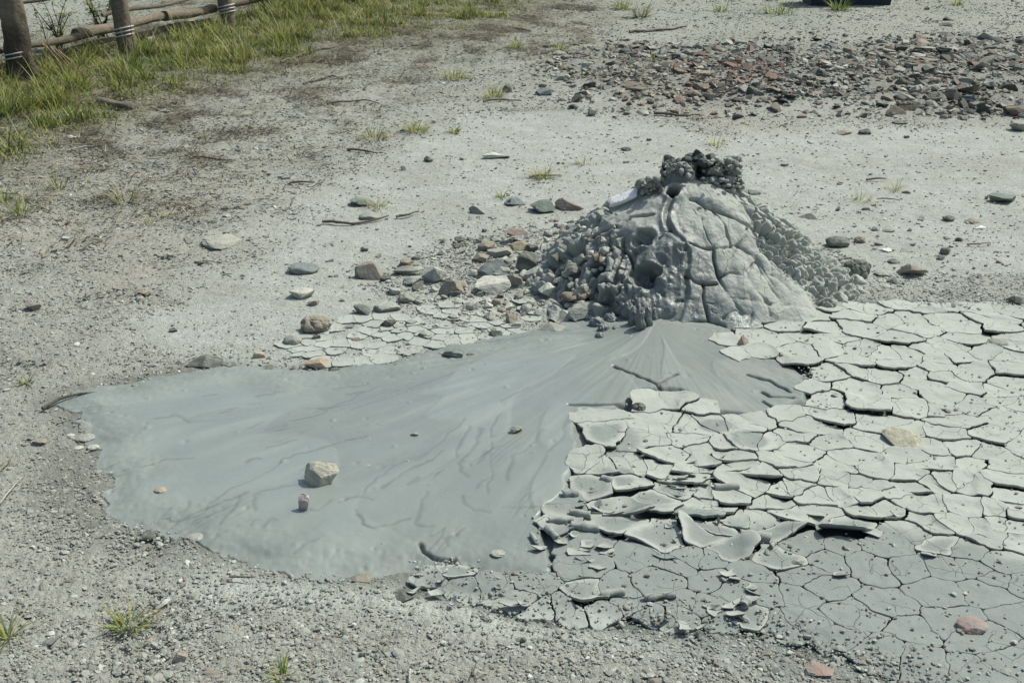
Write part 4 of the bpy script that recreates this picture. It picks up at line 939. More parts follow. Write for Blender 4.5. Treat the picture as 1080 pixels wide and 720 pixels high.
NAMED = {(893,560): 'damp plate with its front edge lifted high over a black gap', (687,430): 'pale plate raised on edge beside the dark crumbly clod', (635,463): 'largest plate, damp in the middle with a pale rim, beside the mud fan',
 (652,541): 'broad white-topped plate among rolled curls', (693,532): 'damp-centred plate with pale rim above the wide black crack', (748,568): 'plate with upturned pale left edge near the wide black crack', (672,593): 'widest flat damp plate in the near part of the crust', (983,495): 'dry scoop-shaped plate with dark crack below it, under the jagged beige slab',
 (947,361): 'broad dry dished plate in the far part of the cracked field', (1017,363): 'smooth dry dished plate left of the smooth grey stone', (1050,464): 'big dry plate with thick dark lower edge near the right side', (986,628): 'smooth damp plate left of the rosy stone', (477,606): 'upturned white flake at the near left tip of the crust', (617,630): 'half-round damp plate with pale rim on the near edge of the crust',
 (873,402): 'oval dry plate right of the wet fan', (870,430): 'dry plate beside the dark notch right of the wet fan', (757,366): 'rounded damp slab at the right foot of the cone', (785,656): 'pale thin plate on the near edge of the damp area'}

def warp(P):
    x, y = P[:, 0], P[:, 1]
    a = .022; f = 8.
    return P + np.stack([a * n2(x, y, f, 51.) + .009 * n2(x, y, 26, 52.) + .003 * n2(x, y, 80, 55.), a * n2(x, y, f, 61.) + .009 * n2(x, y, 26, 62.) + .003 * n2(x, y, 80, 65.)], -1)

def clip(poly, nx, ny, d):                         # keep n.p <= d
    out = []
    m = len(poly)
    for i in range(m):
        a, b = poly[i], poly[(i + 1) % m]
        da = nx * a[0] + ny * a[1] - d; db = nx * b[0] + ny * b[1] - d
        if da <= 0: out.append(a)
        if (da < 0 < db) or (db < 0 < da):
            t = da / (da - db); out.append((a[0] + t * (b[0] - a[0]), a[1] + t * (b[1] - a[1])))
    return out

DAMPZ = [ # damp blotches (px, py, rx m, ry m)
 (700, 600, .40, .20), (620, 600, .25, .14), (850, 600, .50, .16), (960, 620, .40, .14), (700, 560, .16, .08), (640, 468, .09, .09), (690, 527, .08, .05), (600, 520, .12, .12), (755, 455, .05, .04), (790, 470, .05, .05), (830, 580, .3, .09), (650, 508, .05, .05), (940, 655, .45, .10), (800, 650, .3, .06), (560, 610, .25, .07), (755, 565, .08, .05), (1040, 630, .18, .07), (960, 695, .45, .10), (1060, 690, .3, .10), (860, 690, .3, .06), (900, 575, .16, .09)]
def damp_at(x, y):
    d = np.zeros_like(x)
    for (px, py, rx, ry) in DAMPZ:
        gx, gy = G(px, py); d = np.maximum(d, 1.35 - np.sqrt(((x - gx) / rx) ** 2 + ((y - gy) / ry) ** 2))
    return sstep(.15, .5, d + .16 * n2(x, y, 7, 71., 3))

def plate_mesh(cell, c, lift, ldir, curl, th, z0, seed, dampk=1.0, name='mud_plate', field=None, soft=1):
    """cell: polygon (ground metres)"""
    P = []
    m = len(cell)
    for i in range(m):
        a = np.array(cell[i]); b = np.array(cell[(i + 1) % m]); L = np.linalg.norm(b - a)
        k = max(1, int(L / .006))
        for j in range(k): P.append(a + (b - a) * j / k)
    P = np.array(P)
    for _ in range(soft): P = (np.roll(P, 1, 0) + 2 * P + np.roll(P, -1, 0)) / 4
    O = warp(P); cw = warp(np.array([c]))[0]
    if len(O) < 8: return None
    T = [1, .985, .94, .87, .77, .64, .48, .32, .16]
    rmax = np.linalg.norm(O - cw, axis=1).max()
    def surf(t, off):
        Q = cw + (O - cw) * t; rel = (Q - cw)
        dist = np.linalg.norm(O - cw, axis=1) / rmax
        if field is not None:
            U = np.array(c) + (P - np.array(c)) * t; z = field(U[:, 0], U[:, 1]) + off + curl * .25 * t ** 4
        else: z = curl * (.35 + .65 * dist) * t ** 4 + off
        s = (rel[:, 0] * math.cos(ldir) + rel[:, 1] * math.sin(ldir)) / rmax
        z = z + lift * sstep(-.1, 1.0, s) ** 1.3 + (curl * .5 * (-rel[:, 1] / rmax) * t if field is None else 0)
        z = z + .0022 * n2(Q[:, 0], Q[:, 1], 14, seed % 50, 2) + .0012 * n2(Q[:, 0], Q[:, 1], 45, 3.)
        return np.concatenate([Q, z[:, None] + z0], 1)
    rings = [surf(t, 0) for t in T[::-1]]                       # centre -> rim (top)
    rings[-1][:, 2] -= .0012
    low = [rings[-1].copy(), surf(.995, -th * .5), surf(.975, -th), surf(.80, -th * 1.0), surf(.5, -th * 1.0)]
    n = len(O)
    V = np.concatenate([np.array([[cw[0], cw[1], rings[0][:, 2].mean()]])] + rings + low + [np.array([[cw[0], cw[1], low[-1][:, 2].mean()]])])
    i = np.arange(n); j = (i + 1) % n
    F4 = np.concatenate([grid_faces(len(rings), n, True) + 1, grid_faces(len(low), n, True) + 1 + n * len(rings)])[:, ::-1]
    F3 = np.concatenate([np.stack([np.zeros(n, int), 1 + i, 1 + j], -1), np.stack([np.full(n, len(V) - 1), len(V) - 1 - n + j, len(V) - 1 - n + i], -1)])
    x, y = V[:, 0], V[:, 1]
    dp = damp_at(x, y) * dampk
    # rims dry first: the damp tone fades toward a lifted rim
    rim = np.zeros(len(V)); 
    for k_, t in enumerate(T[::-1]): rim[1 + k_ * n: 1 + (k_ + 1) * n] = t
    wob = .25 * n2(x, y, 16, 81., 2)
    if lift > .008 or curl > .009: dp = dp * (1 - sstep(.55, .92, rim + wob))
    r = np.random.default_rng(seed); tone = r.uniform(.93, 1.05)
    c_ = C_DRY[None] * .94 * tone * (1 - dp[:, None]) + C_DAMP[None] * (.95 + .1 * tone) * dp[:, None]
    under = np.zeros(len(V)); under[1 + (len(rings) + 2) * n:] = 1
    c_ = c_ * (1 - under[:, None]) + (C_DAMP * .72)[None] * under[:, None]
    c_ = c_ * (1 + .07 * n2(x, y, 3.3, 31., 3) + .05 * n2(x, y, 14, 33., 2))[:, None]
    # hairline relief
    V = V.copy(); cen = np.array([cw[0], cw[1], 0.]); V -= cen
    o = mesh(name, V, [F4, F3], M_plate, np.concatenate([c_, (.35 * dp * (1 - under))[:, None]], 1)); o.location = cen
    return o

def zone(px, py):
    if py < 400: return 'far dry field beyond the fan'
    if px < 600 and py > 590: return 'near left tip of the crust'
    if py > 640: return 'near edge of the crust'
    if px < 780 and py < 480: return 'strip beside the mud fan'
    if px < 780: return 'broken middle of the crust'
    if py > 560 and px < 1040: return 'damp near right field'
    if px > 980: return 'far right side of the field'
    return 'dry centre of the field'

def build_crust():
    r = np.random.default_rng(21)
    pts = [G(*p) for p in SEEDS]; px = list(SEEDS); live = [True] * len(pts)
    # jitter fill outside picture on the right / below, and guard points round the crust
    arr = np.array(pts)
    for _ in range(6000):
        q = (r.uniform(.4, 2.9), r.uniform(1.6, 4.1))
        if not inpoly(np.array([q[0]]), np.array([q[1]]), CRUST)[0]: continue
        ipx = 540 + FOC * q[0] / (q[1] * CP + CH * SP); vv = PITCH - math.atan(CH / q[1]); ipy = 360 - FOC * math.tan(vv)
        if 0 < ipx < 1082 and ipy < 722: 
            if np.hypot(*(np.array(pts) - q).T).min() < .115: continue
        elif np.hypot(*(np.array(pts) - q).T).min() < .15: continue
        if ipx > 1200 or ipy > 765: continue
        if len(pts) > 318: break
        pts.append(q); px.append((int(ipx), int(ipy))); live.append(True)
    nlive = len(pts)
    allp = list(pts)
    for gx in np.arange(-.8, 3.4, .05):
        for gy in np.arange(1.4, 4.6, .05):
            q = (gx + r.uniform(-.018, .018), gy + r.uniform(-.018, .018))
            d = float(sdf(np.array([q[0]]), np.array([q[1]]), CRUST)[0])
            if d > -.004 or d < -.22: continue
            if np.hypot(*(np.array(pts) - q).T).min() < .035: continue
            allp.append(q)
    A = np.array(allp); out = []
    # parent sheets: cracks between sheets gape, cracks inside a sheet are hairlines
    par = [i for i in range(nlive) if px[i] in LIFT or r.random() < .36]; PA = A[par]
    parent = np.full(len(A), -1); D_ = ((A[:nlive, None] - PA[None]) ** 2 * (1, 1.45)).sum(-1); parent[:nlive] = D_.argmin(1)
    pc = r.uniform(.001, .009, len(par)); pl = r.uniform(.001, .012, len(par)) * (r.random(len(par)) < .7)
    pd_ = damp_at(PA[:, 0], PA[:, 1]); pc *= 1 - .85 * pd_; pl *= 1 - .9 * pd_; pl[[k for k, i in enumerate(par) if px[i] in LIFT]] = 0
    def field(x, y, kp):
        q = np.stack([x, y * 1.2], -1); S = PA * (1, 1.2)
        d = np.sqrt(((q[:, None] - S[None]) ** 2).sum(-1)); dk = d[:, kp].copy(); d[:, kp] = 9.; e = np.maximum(d.min(1) - dk, 0); k = np.full(len(x), kp)
        # the sheet belongs to the nearest parent; blend away ties so heights stay close
        rel = -(y - PA[k, 1]) / .11
        return pc[k] * np.exp(-e / .030) + pl[k] * sstep(.0, 1.1, rel) * np.exp(-e / .05) + fan_h(x, y) - .0150 * (1 - sstep(.0, .13, sdf(x, y, CRUST))) * (1 - sstep(-.10, -.02, sdf(x, y, POOL)))
    for i in range(nlive):
        c = A[i]; d = np.hypot(*(A - c).T); nb = np.argsort(d)[1:30]
        poly = [(c[0] - .2, c[1] - .2), (c[0] + .2, c[1] - .2), (c[0] + .2, c[1] + .2), (c[0] - .2, c[1] + .2)]
        X, Y = px[i]; dz = float(damp_at(np.array([c[0]]), np.array([c[1]]))[0])
        for j in nb:
            n = (A[j] - c) * (1, 1.45); Ln = np.linalg.norm(n); n = n / Ln
            hsh = (math.sin(min(i, j) * 12.9898 + max(i, j) * 78.233) * 43758.5453) % 1
            same = j < nlive and parent[i] == parent[j]
            gap = (.0006 + .0014 * hsh) if same else (.0016 + .0062 * hsh ** 2)
            if dz > .5: gap = .0006 + .001 * hsh if hsh < .6 else .0018 + .004 * (hsh - .6)
            if j >= nlive: gap = .002
            poly = clip(poly, n[0], n[1], n @ ((A[j] + c) / 2) - gap / 2)
            if len(poly) < 3: break
        if len(poly) < 3: continue
        key = px[i]; lift, ld = LIFT.get(key, (0, -1.57))
        if key not in LIFT:
            if 590 < X < 840 and 470 < Y < 600 and r.random() < .6: lift = r.uniform(.008, .030); ld = -1.57 + r.normal() * .9
        curl = r.uniform(.0, .005) if dz < .5 else .0005
        z0 = r.uniform(-.0008, .0008) + .0125 + .0045 * float(sstep(.0, .06, sdf(np.array([c[0]]), np.array([c[1]]), POOL))[0]) * float(1 - sstep(.05, .16, sdf(np.array([c[0]]), np.array([c[1]]), CRUST))[0])
        th = .009
        o = plate_mesh(poly, c, lift, ld, curl, th, z0, i * 13 + 5, field=lambda x, y, kp=int(parent[i]): field(x, y, kp))
        if o is None: continue
        if key in NAMED: tag(o, NAMED[key], 'mud plate')
        else:
            tone = 'damp dark' if dz > .5 else 'dry pale'; zn = zone(X, Y); sz = 'lifted' if lift > .012 else 'flat'
            tag(o, '%s %s plate of cracked mud in the %s' % (sz, tone, zn), 'mud plate', '%s %s mud plates in the %s' % (sz, tone, zn))
        out.append(o)
    print('plates', len(out))
    # thin flaky crust on the strip by the far pool edge (small cells)
    pts = []
    for _ in range(4000):
        q = (r.uniform(-.8, .3), r.uniform(3.2, 4.2))
        if float(sdf(np.array([q[0]]), np.array([q[1]]), SMALLCR)[0]) < .01: continue
        if pts and np.hypot(*(np.array(pts) - q).T).min() < .046: continue
        if float(sdf(np.array([q[0]]), np.array([q[1]]), POOL)[0]) > -.03: continue
        pts.append(q)
    A = np.array(pts)
    for i in range(len(A)):
        if r.random() < .22: continue
        c = A[i]; d = np.hypot(*(A - c).T); nb = np.argsort(d)[1:20]; R0 = .055
        poly = [(c[0] + R0 * math.cos(a), c[1] + R0 * math.sin(a)) for a in np.linspace(0, 6.283, 9)[:-1]]
        for j in nb:
            n = (A[j] - c) / d[j]; poly = clip(poly, n[0], n[1], n @ ((A[j] + c) / 2) - r.choice([.0004, .0008, .003]))
            if len(poly) < 3: break
        if len(poly) < 3: continue
        o = plate_mesh(poly, c, r.uniform(0, .003), -1.57, r.uniform(.0005, .0025), .005, hz1(*c) + .0035 + r.uniform(-.001, .001), i * 7 + 2, 0, name='mud_flake')
        if o: tag(o, 'thin dry mud flake in the narrow cracked strip along the far pool edge', 'mud flake', 'flakes of the narrow cracked strip by the far pool edge')
    print('flakes', len(A))
build_crust(); TK("crust")

# rolled curls and loose shards of crust
def curl_roll(px, py, Lpx, ang, rad, label, arc=4.6, z=.02, wdamp=.5):
    gx, gy = G(px, py, z); L = Lpx / ppm(gy); n = 16; m = 14
    u = np.linspace(-.5, .5, n); a = np.linspace(0, arc, m) + .6
    V = []
    for side in (0, 1):
        for k, uu in enumerate(u):
            rr = rad * .85 * (1 + .12 * math.sin(uu * 9 + px)) * (1 - .25 * abs(uu)); end = .30 * math.sin(np.random.default_rng(int(px + k)).uniform(0, 6))
            for j, t in enumerate(a):
                q = (rr - .0035 * side) * (1 + .10 * t / arc)
                V.append((uu * L + end * L * .1 * (t - 2), q * math.cos(t), q * math.sin(t) + rad * .8))
    V = np.array(V); F1 = grid_faces(n, m); F2 = F1[:, ::-1] + n * m
    idx = np.arange(n * m).reshape(n, m); b = np.concatenate([idx[0], idx[1:, -1], idx[-1, ::-1][1:], idx[::-1, 0][1:]])
    F3 = np.stack([b[:-1], b[1:], b[1:] + n * m, b[:-1] + n * m], -1)[:, ::-1]
    V = rotz(V, ang); V = V * (1, 1, .9) + .0030 * np.stack([noise3(V * 38 + px), noise3(V * 38 + py), noise3(V * 38 + 5)], -1)
    c = C_DRY * (1 - wdamp) + C_DAMP * wdamp
    o = mesh('mud_curl', V, [F1, F2, F3], M_plate, [*c, .1]); o.location = (gx, gy, z - .006)
    tag(o, label, 'mud curl')
CURLS = [(602, 521, 17, .05, .013, 'short rolled mud curl at the top of the group of curls'), (592, 549, 27, .0, .012, 'long rolled mud curl lying level left of the white-topped plate'), (582, 562, 24, -1.1, .011, 'rolled mud curl pointing toward the viewer, lowest of the curls'), (617, 556, 30, -.25, .013, 'rolled mud curl tucked under the left edge of the white-topped plate'),
         (612, 542, 22, -.35, .012, 'upper dark rolled curl beside the white-topped plate'), (797, 566, 32, -.22, .014, 'dark rolled mud curl on the damp plates right of the middle'), (815, 574, 10, .9, .008, 'tiny upright curl next to the dark rolled curl'), (766, 514, 26, .05, .013, 'dark rolled curl at the front of a pale plate in the broken middle'), (645, 625, 26, .15, .010, 'narrow curl along the near damp edge of the crust'), (695, 628, 34, .12, .010, 'long thin curl above the near edge of the crust'),
         (563, 566, 16, -1.2, .007, 'slim curved shard left of the curls'), (786, 636, 12, 1.0, .014, 'small white upturned curl on the damp right field'), (722, 560, 20, .9, .009, 'small curl right of the wide black crack'), (640, 505, 14, -.6, .010, 'small dark curl above the white-topped plate')]
for c in CURLS: curl_roll(*c)

def shards():
    r = np.random.default_rng(33)
    zones = [((565, 650), (515, 600), 34, 'scattered left of the white-topped plate'), ((700, 765), (480, 560), 34, 'scattered in the broken middle of the crust'), ((700, 800), (585, 665), 15, 'scattered on the near edge of the damp field'), ((430, 560), (600, 640), 8, 'along the near left tip of the crust'), ((860, 1060), (540, 610), 6, 'lying on the right field')]
    for (xr, yr, n, wh) in zones:
        for k in range(n):
            px, py = r.uniform(*xr), r.uniform(*yr)
            if px < 600 and 515 < py < 540: continue
            c = np.array(G(px, py, .02)); R0 = r.uniform(.008, .026)
            m = r.integers(4, 7); aa = np.linspace(0, 6.28, m, endpoint=False) + r.uniform(-.45, .45, m)
            poly = [(c[0] + R0 * r.uniform(.6, 1.5) * math.cos(a), c[1] + R0 * r.uniform(.5, 1.0) * math.sin(a)) for a in aa]
            ld = -1.57 + r.normal() * 1.0
            dry = r.random() < .75
            o = plate_mesh(poly, c, r.uniform(.004, .018), ld, r.uniform(.001, .004), .0028, .016 if not (px < 560) else .012, int(r.integers(1e5)), 0. if dry else 1., name='mud_shard', soft=0)
            if o: tag(o, 'small curled %s mud shard %s' % ('pale' if dry else 'dark', wh), 'mud shard', 'small %s mud shards %s' % ('pale' if dry else 'dark', wh))
shards(); TK("shards")

# ------------------------------------------------------------------ grass
def blades(x, y, z, L, wd, lean, az, col, r, bend=.5):
    """returns V,F,C for n curved tapered blades, 3 segments"""
    n = len(x); ts = np.array([0, .4, .75, 1.]); ws = np.array([1, .8, .45, .05])
    dirx, diry = np.cos(az), np.sin(az)
    V = np.empty((n, 4, 2, 3))
    for k, (t, w) in enumerate(zip(ts, ws)):
        out = L * (np.sin(lean) * t + bend * t * t * .5); up = L * np.maximum(np.cos(lean) * t - bend * t * t * .35, 0.02 * t)
        for s, sg in enumerate((-1, 1)):
            V[:, k, s, 0] = x + dirx * out - diry * wd * w * sg * .5
            V[:, k, s, 1] = y + diry * out + dirx * wd * w * sg * .5
            V[:, k, s, 2] = z + up
    V = V.reshape(-1, 3); b = 8 * np.arange(n)[:, None, None]
    F = (np.array([[0, 1, 3, 2], [2, 3, 5, 4], [4, 5, 7, 6]])[None] + b).reshape(-1, 4)
    C = np.repeat(np.concatenate([col, np.full((n, 1), .2)], 1), 8, 0)
    return V, F, C
GREEN = np.array([.115, .172, .042]); YEL = np.array([.31, .33, .085]); STRAW = np.array([.40, .37, .22]); DKG = np.array([.05, .09, .022])

def grass_field():
    r = np.random.default_rng(9); N = 1100000
    x = r.uniform(-7.5, .8, N); y = r.uniform(5.2, 15, N)
    s = sdf(x, y, GRASS); k = (s > -.35) & (np.abs(x) < .52 * y + .6); x, y, s = x[k], y[k], s[k]; N = len(x)
    s = s + .35 * n2(x, y, 1.3, 91., 2)
    vis = (np.abs(x) < .52 * y + .6)
    ptc = n2(x, y, 2.8, 93., 3)
    pr = sstep(-.05, .75, s) * (.12 + 1.0 * sstep(-.28, .26, ptc + .4 * n2(x, y, 7, 94.)))
    right = sstep(-2.2, -.5, x); pr *= 1 - .72 * right * sstep(-.35, .15, -ptc)
    k = (r.random(N) < pr * .9) & vis
    x, y, s = x[k], y[k], s[k]; right = right[k]; n = len(x); z = hz(x, y)
    tuft = sstep(-.2, .4, n2(x, y, 3.5, 95., 2))
    L = r.lognormal(-2.75, .5, n) * (.35 + 1.4 * tuft ** 2) * (1 - .5 * right) * (.5 + .7 * sstep(.0, .8, s)); w = r.uniform(.004, .009, n)
    lean = np.abs(r.normal(.5, .35, n)); az = r.uniform(0, 6.28, n)
    u = r.random(n)[:, None]; m = n2(x, y, 1.7, 97., 2)[:, None]
    col = np.where(u < .30 + .5 * m, GREEN, np.where(u < .72, YEL, np.where(u < .86, STRAW, DKG))) * r.uniform(.7, 1.2, (n, 1))
    V, F, C = blades(x, y, z, L, w, lean, az, col, r)
    tag(mesh('grass', V, F, M_leaf, C), 'patchy green and yellow grass growing along the rail fence', 'grass', kind='stuff')
    print('grass', n)
    TK('grassA'); # dry litter / straw around the grass edge
    N = 260000; x = r.uniform(-6, 1.0, N); y = r.uniform(4.2, 13.5, N); s = sdf(x, y, GRASS) + .45 * n2(x, y, 1.6, 98., 3)
    pr = sstep(-1.8, -.1, s) * (1 - .6 * sstep(.3, 1, s)) * (.14 + sstep(.0, .35, n2(x, y, 2.6, 99., 3)))
    k = (r.random(N) < pr * .9) & (np.abs(x) < .52 * y + .5); x, y = x[k], y[k]; n = len(x); z = hz(x, y) + .004
    dark = r.random(n)[:, None]
    col = np.where(dark < .5, np.array([.075, .07, .05]), np.where(dark < .8, np.array([.24, .22, .15]), STRAW)) * r.uniform(.7, 1.2, (n, 1))
    V, F, C = blades(x, y, z, r.uniform(.03, .14, n), r.uniform(.003, .009, n), np.full(n, 1.45), r.uniform(0, 6.28, n), col, r, bend=.15)
    V[:, 2] += np.repeat(r.uniform(0, .012, n), 8)
    print('litter', n); tag(mesh('dry_litter', V, F, M_leaf, C), 'dead stalks and straw littered along the edge of the grass', 'dry litter', kind='stuff')
grass_field(); TK("grass")

def tuft(px, py, wpx, hpx, n, mix, label, lean=.75, cat='grass tuft', name='grass_tuft'):
    r = np.random.default_rng(int(px * 3 + py)); gx, gy = G(px, py); s = 1 / ppm(gy); W = wpx * s / 2; H = hpx * s
    a = r.uniform(0, 6.28, n); rr = W * .45 * np.sqrt(r.random(n)); x = rr * np.cos(a); y = rr * np.sin(a) * .8
    az = a + r.normal(0, .6, n); L = r.uniform(.5, 1.15, n) * max(H * 1.15, W * .75)
    ln = np.clip(np.abs(r.normal(lean, .35, n)), .05, 1.35)
    pal = dict(green=GREEN * 1.1, yellow=YEL, straw=STRAW, dark=DKG); ks = list(mix); p = np.array([mix[k] for k in ks], float); p /= p.sum()
    ci = r.choice(len(ks), n, p=p); col = np.array([pal[k] for k in ks])[ci] * r.uniform(.75, 1.2, (n, 1))
    V, F, C = blades(x, y, np.zeros(n), L, np.full(n, max(.0035, .7 * s)) * r.uniform(.8, 1.4, n), ln, az, col, r)
    o = mesh(name, V, F, M_leaf, C); o.location = (gx, gy, hz1(gx, gy)); tag(o, label, cat)
TUFTS = [(138, 662, 66, 26, 60, dict(green=5, yellow=3, straw=1), 'spreading green grass tuft in the near left gravel'), (298, 716, 22, 28, 22, dict(green=5, yellow=3), 'upright green tuft at the bottom edge left of centre'), (28, 405, 28, 10, 26, dict(green=5, yellow=2), 'small low green tuft left of the pool'),
 (22, 228, 42, 26, 60, dict(green=4, yellow=2, straw=1), 'green tuft at the left edge above the gravel'), (6, 215, 26, 20, 40, dict(green=4, yellow=3), 'leafy tuft cut by the left edge of the picture'), (572, 187, 34, 20, 60, dict(yellow=4, green=1, straw=3), 'yellowish tuft with a twig beside it in the middle distance'),
 (438, 137, 46, 13, 110, dict(yellow=5, green=2, straw=2), 'yellow-green clump of dry grass on the far bare ground'), (478, 138, 22, 10, 50, dict(yellow=5, green=3), 'small yellow-green clump right of the larger clump'), (395, 143, 50, 11, 90, dict(straw=3, yellow=3, dark=1), 'sparse dry clump left of the yellow-green clump'),
 (520, 105, 44, 14, 90, dict(yellow=4, straw=3, green=1), 'dry yellowish clump beside a dark stone'), (545, 52, 30, 12, 60, dict(yellow=4, green=3), 'green clump left of the far stones'), (592, 55, 34, 10, 60, dict(yellow=3, green=3), 'green clump just above the left end of the rubble band'),
 (480, 84, 50, 14, 90, dict(yellow=3, green=2, straw=2), 'mixed clump between grass edge and bare ground'), (908, 212, 30, 16, 18, dict(green=1, straw=3, yellow=2), 'thin upright sprout on pale ground right of the cone'), (942, 201, 22, 14, 22, dict(yellow=4, straw=2), 'small yellow sprout right of the thin upright sprout'),
 (130, 214, 56, 30, 60, dict(straw=4, dark=3, yellow=1), 'dry straw-coloured tuft on the left gravel'), (62, 200, 30, 26, 36, dict(straw=3, dark=1, green=2), 'faint mixed tuft left of the straw-coloured tuft'), (615, 172, 30, 12, 26, dict(straw=3, yellow=2, green=1), 'faint low tuft right of the yellowish tuft'), (530, 208, 20, 12, 26, dict(yellow=3, green=2), 'small tuft behind the bluish grey stone'),
 (398, 220, 44, 12, 40, dict(straw=3, yellow=2), 'dry stems beside the olive-brown stone'), (8, 676, 22, 40, 30, dict(straw=2, yellow=3, green=2), 'thin yellowish tuft at the lower left edge'), (885, 12, 36, 16, 90, dict(yellow=3, green=5), 'bright green tuft in front of the dark block'), (1008, 6, 22, 12, 40, dict(yellow=5, green=3), 'bright tuft at top right beyond the rubble'),
 (690, 70, 26, 14, 40, dict(green=3, straw=2), 'grey-green tuft growing in the rubble band'), (655, 10, 30, 14, 70, dict(green=4, yellow=4), 'low green clump at the top edge, centre'), (676, 18, 22, 26, 70, dict(straw=4, dark=4), 'brown dried bush at the top edge, centre'), (760, 12, 34, 10, 50, dict(green=4, yellow=2), 'green clump at the top edge right of centre'), (822, 16, 60, 12, 70, dict(green=4, yellow=2), 'wide low green patch left of the dark block'), (157, 235, 20, 10, 20, dict(straw=3, yellow=2), 'tiny dry tuft below the straw-coloured tuft'),
 (757, 154, 34, 6, 30, dict(yellow=4, straw=2), 'faint yellowish patch of grass right behind the crater'), (8, 490, 16, 22, 14, dict(straw=5), 'few straw stems at the left edge beside the pool')]
for t in TUFTS: tuft(*t)

def lush(px, py, wpx, hpx, n, label):
    """leafy weed: stems with many oval leaves"""
    r = np.random.default_rng(int(px + py * 5)); gx, gy = G(px, py); s = 1 / ppm(gy); W, H = wpx * s, hpx * s
    root = empty('weed_plant', (gx, gy, hz1(gx, gy))); tag(root, label, 'weed')
    SV, SF, SC = [], [], []; k = 0; lx = []
    for i in range(n):
        top = np.array([r.uniform(-.5, .5) * W, r.uniform(-.3, .3) * W, H * r.uniform(.6, 1)]); b = np.array([r.uniform(-.12, .12) * W, r.uniform(-.1, .1) * W, 0])
        p = np.array([b + (top - b) * t + np.array([math.sin(t * 5 + i) * .015, 0, 0]) for t in np.linspace(0, 1, 7)])
        V, F = tube(p, np.linspace(.006, .002, 7), 5); SV.append(V); SF.append([f + k for f in F]); k += len(V)
        for t in r.uniform(.25, 1, 16): lx.append(p[0] + (p[-1] - p[0]) * t)
    F = [f for ff in SF for f in ff]
    mesh('stem', np.concatenate(SV), F, M_leaf, [.07, .08, .035, 0], parent=root)
    lx = np.array(lx); m = len(lx)
    u = r.random(m)[:, None]; col = np.where(u < .65, GREEN * 1.1, YEL * .9) * r.uniform(.7, 1.2, (m, 1))
    V, F, C = blades(lx[:, 0], lx[:, 1], lx[:, 2], r.uniform(.04, .10, m), r.uniform(.012, .024, m), r.uniform(.7, 1.8, m), r.uniform(0, 6.28, m), col, r)
    mesh('foliage', V, F, M_leaf, C, parent=root)
lush(62, 55, 44, 62, 9, 'leafy weed with thin stems growing right of the first fence post')
lush(108, 42, 46, 56, 10, 'leafy green weed between the first and second fence posts')
lush(290, 22, 60, 40, 14, 'dense dark green weed right of the third fence post')
lush(335, 12, 60, 34, 14, 'dark green weed farther right of the third fence post')
lush(385, 8, 50, 26, 10, 'low green weed at the top edge above the grass')

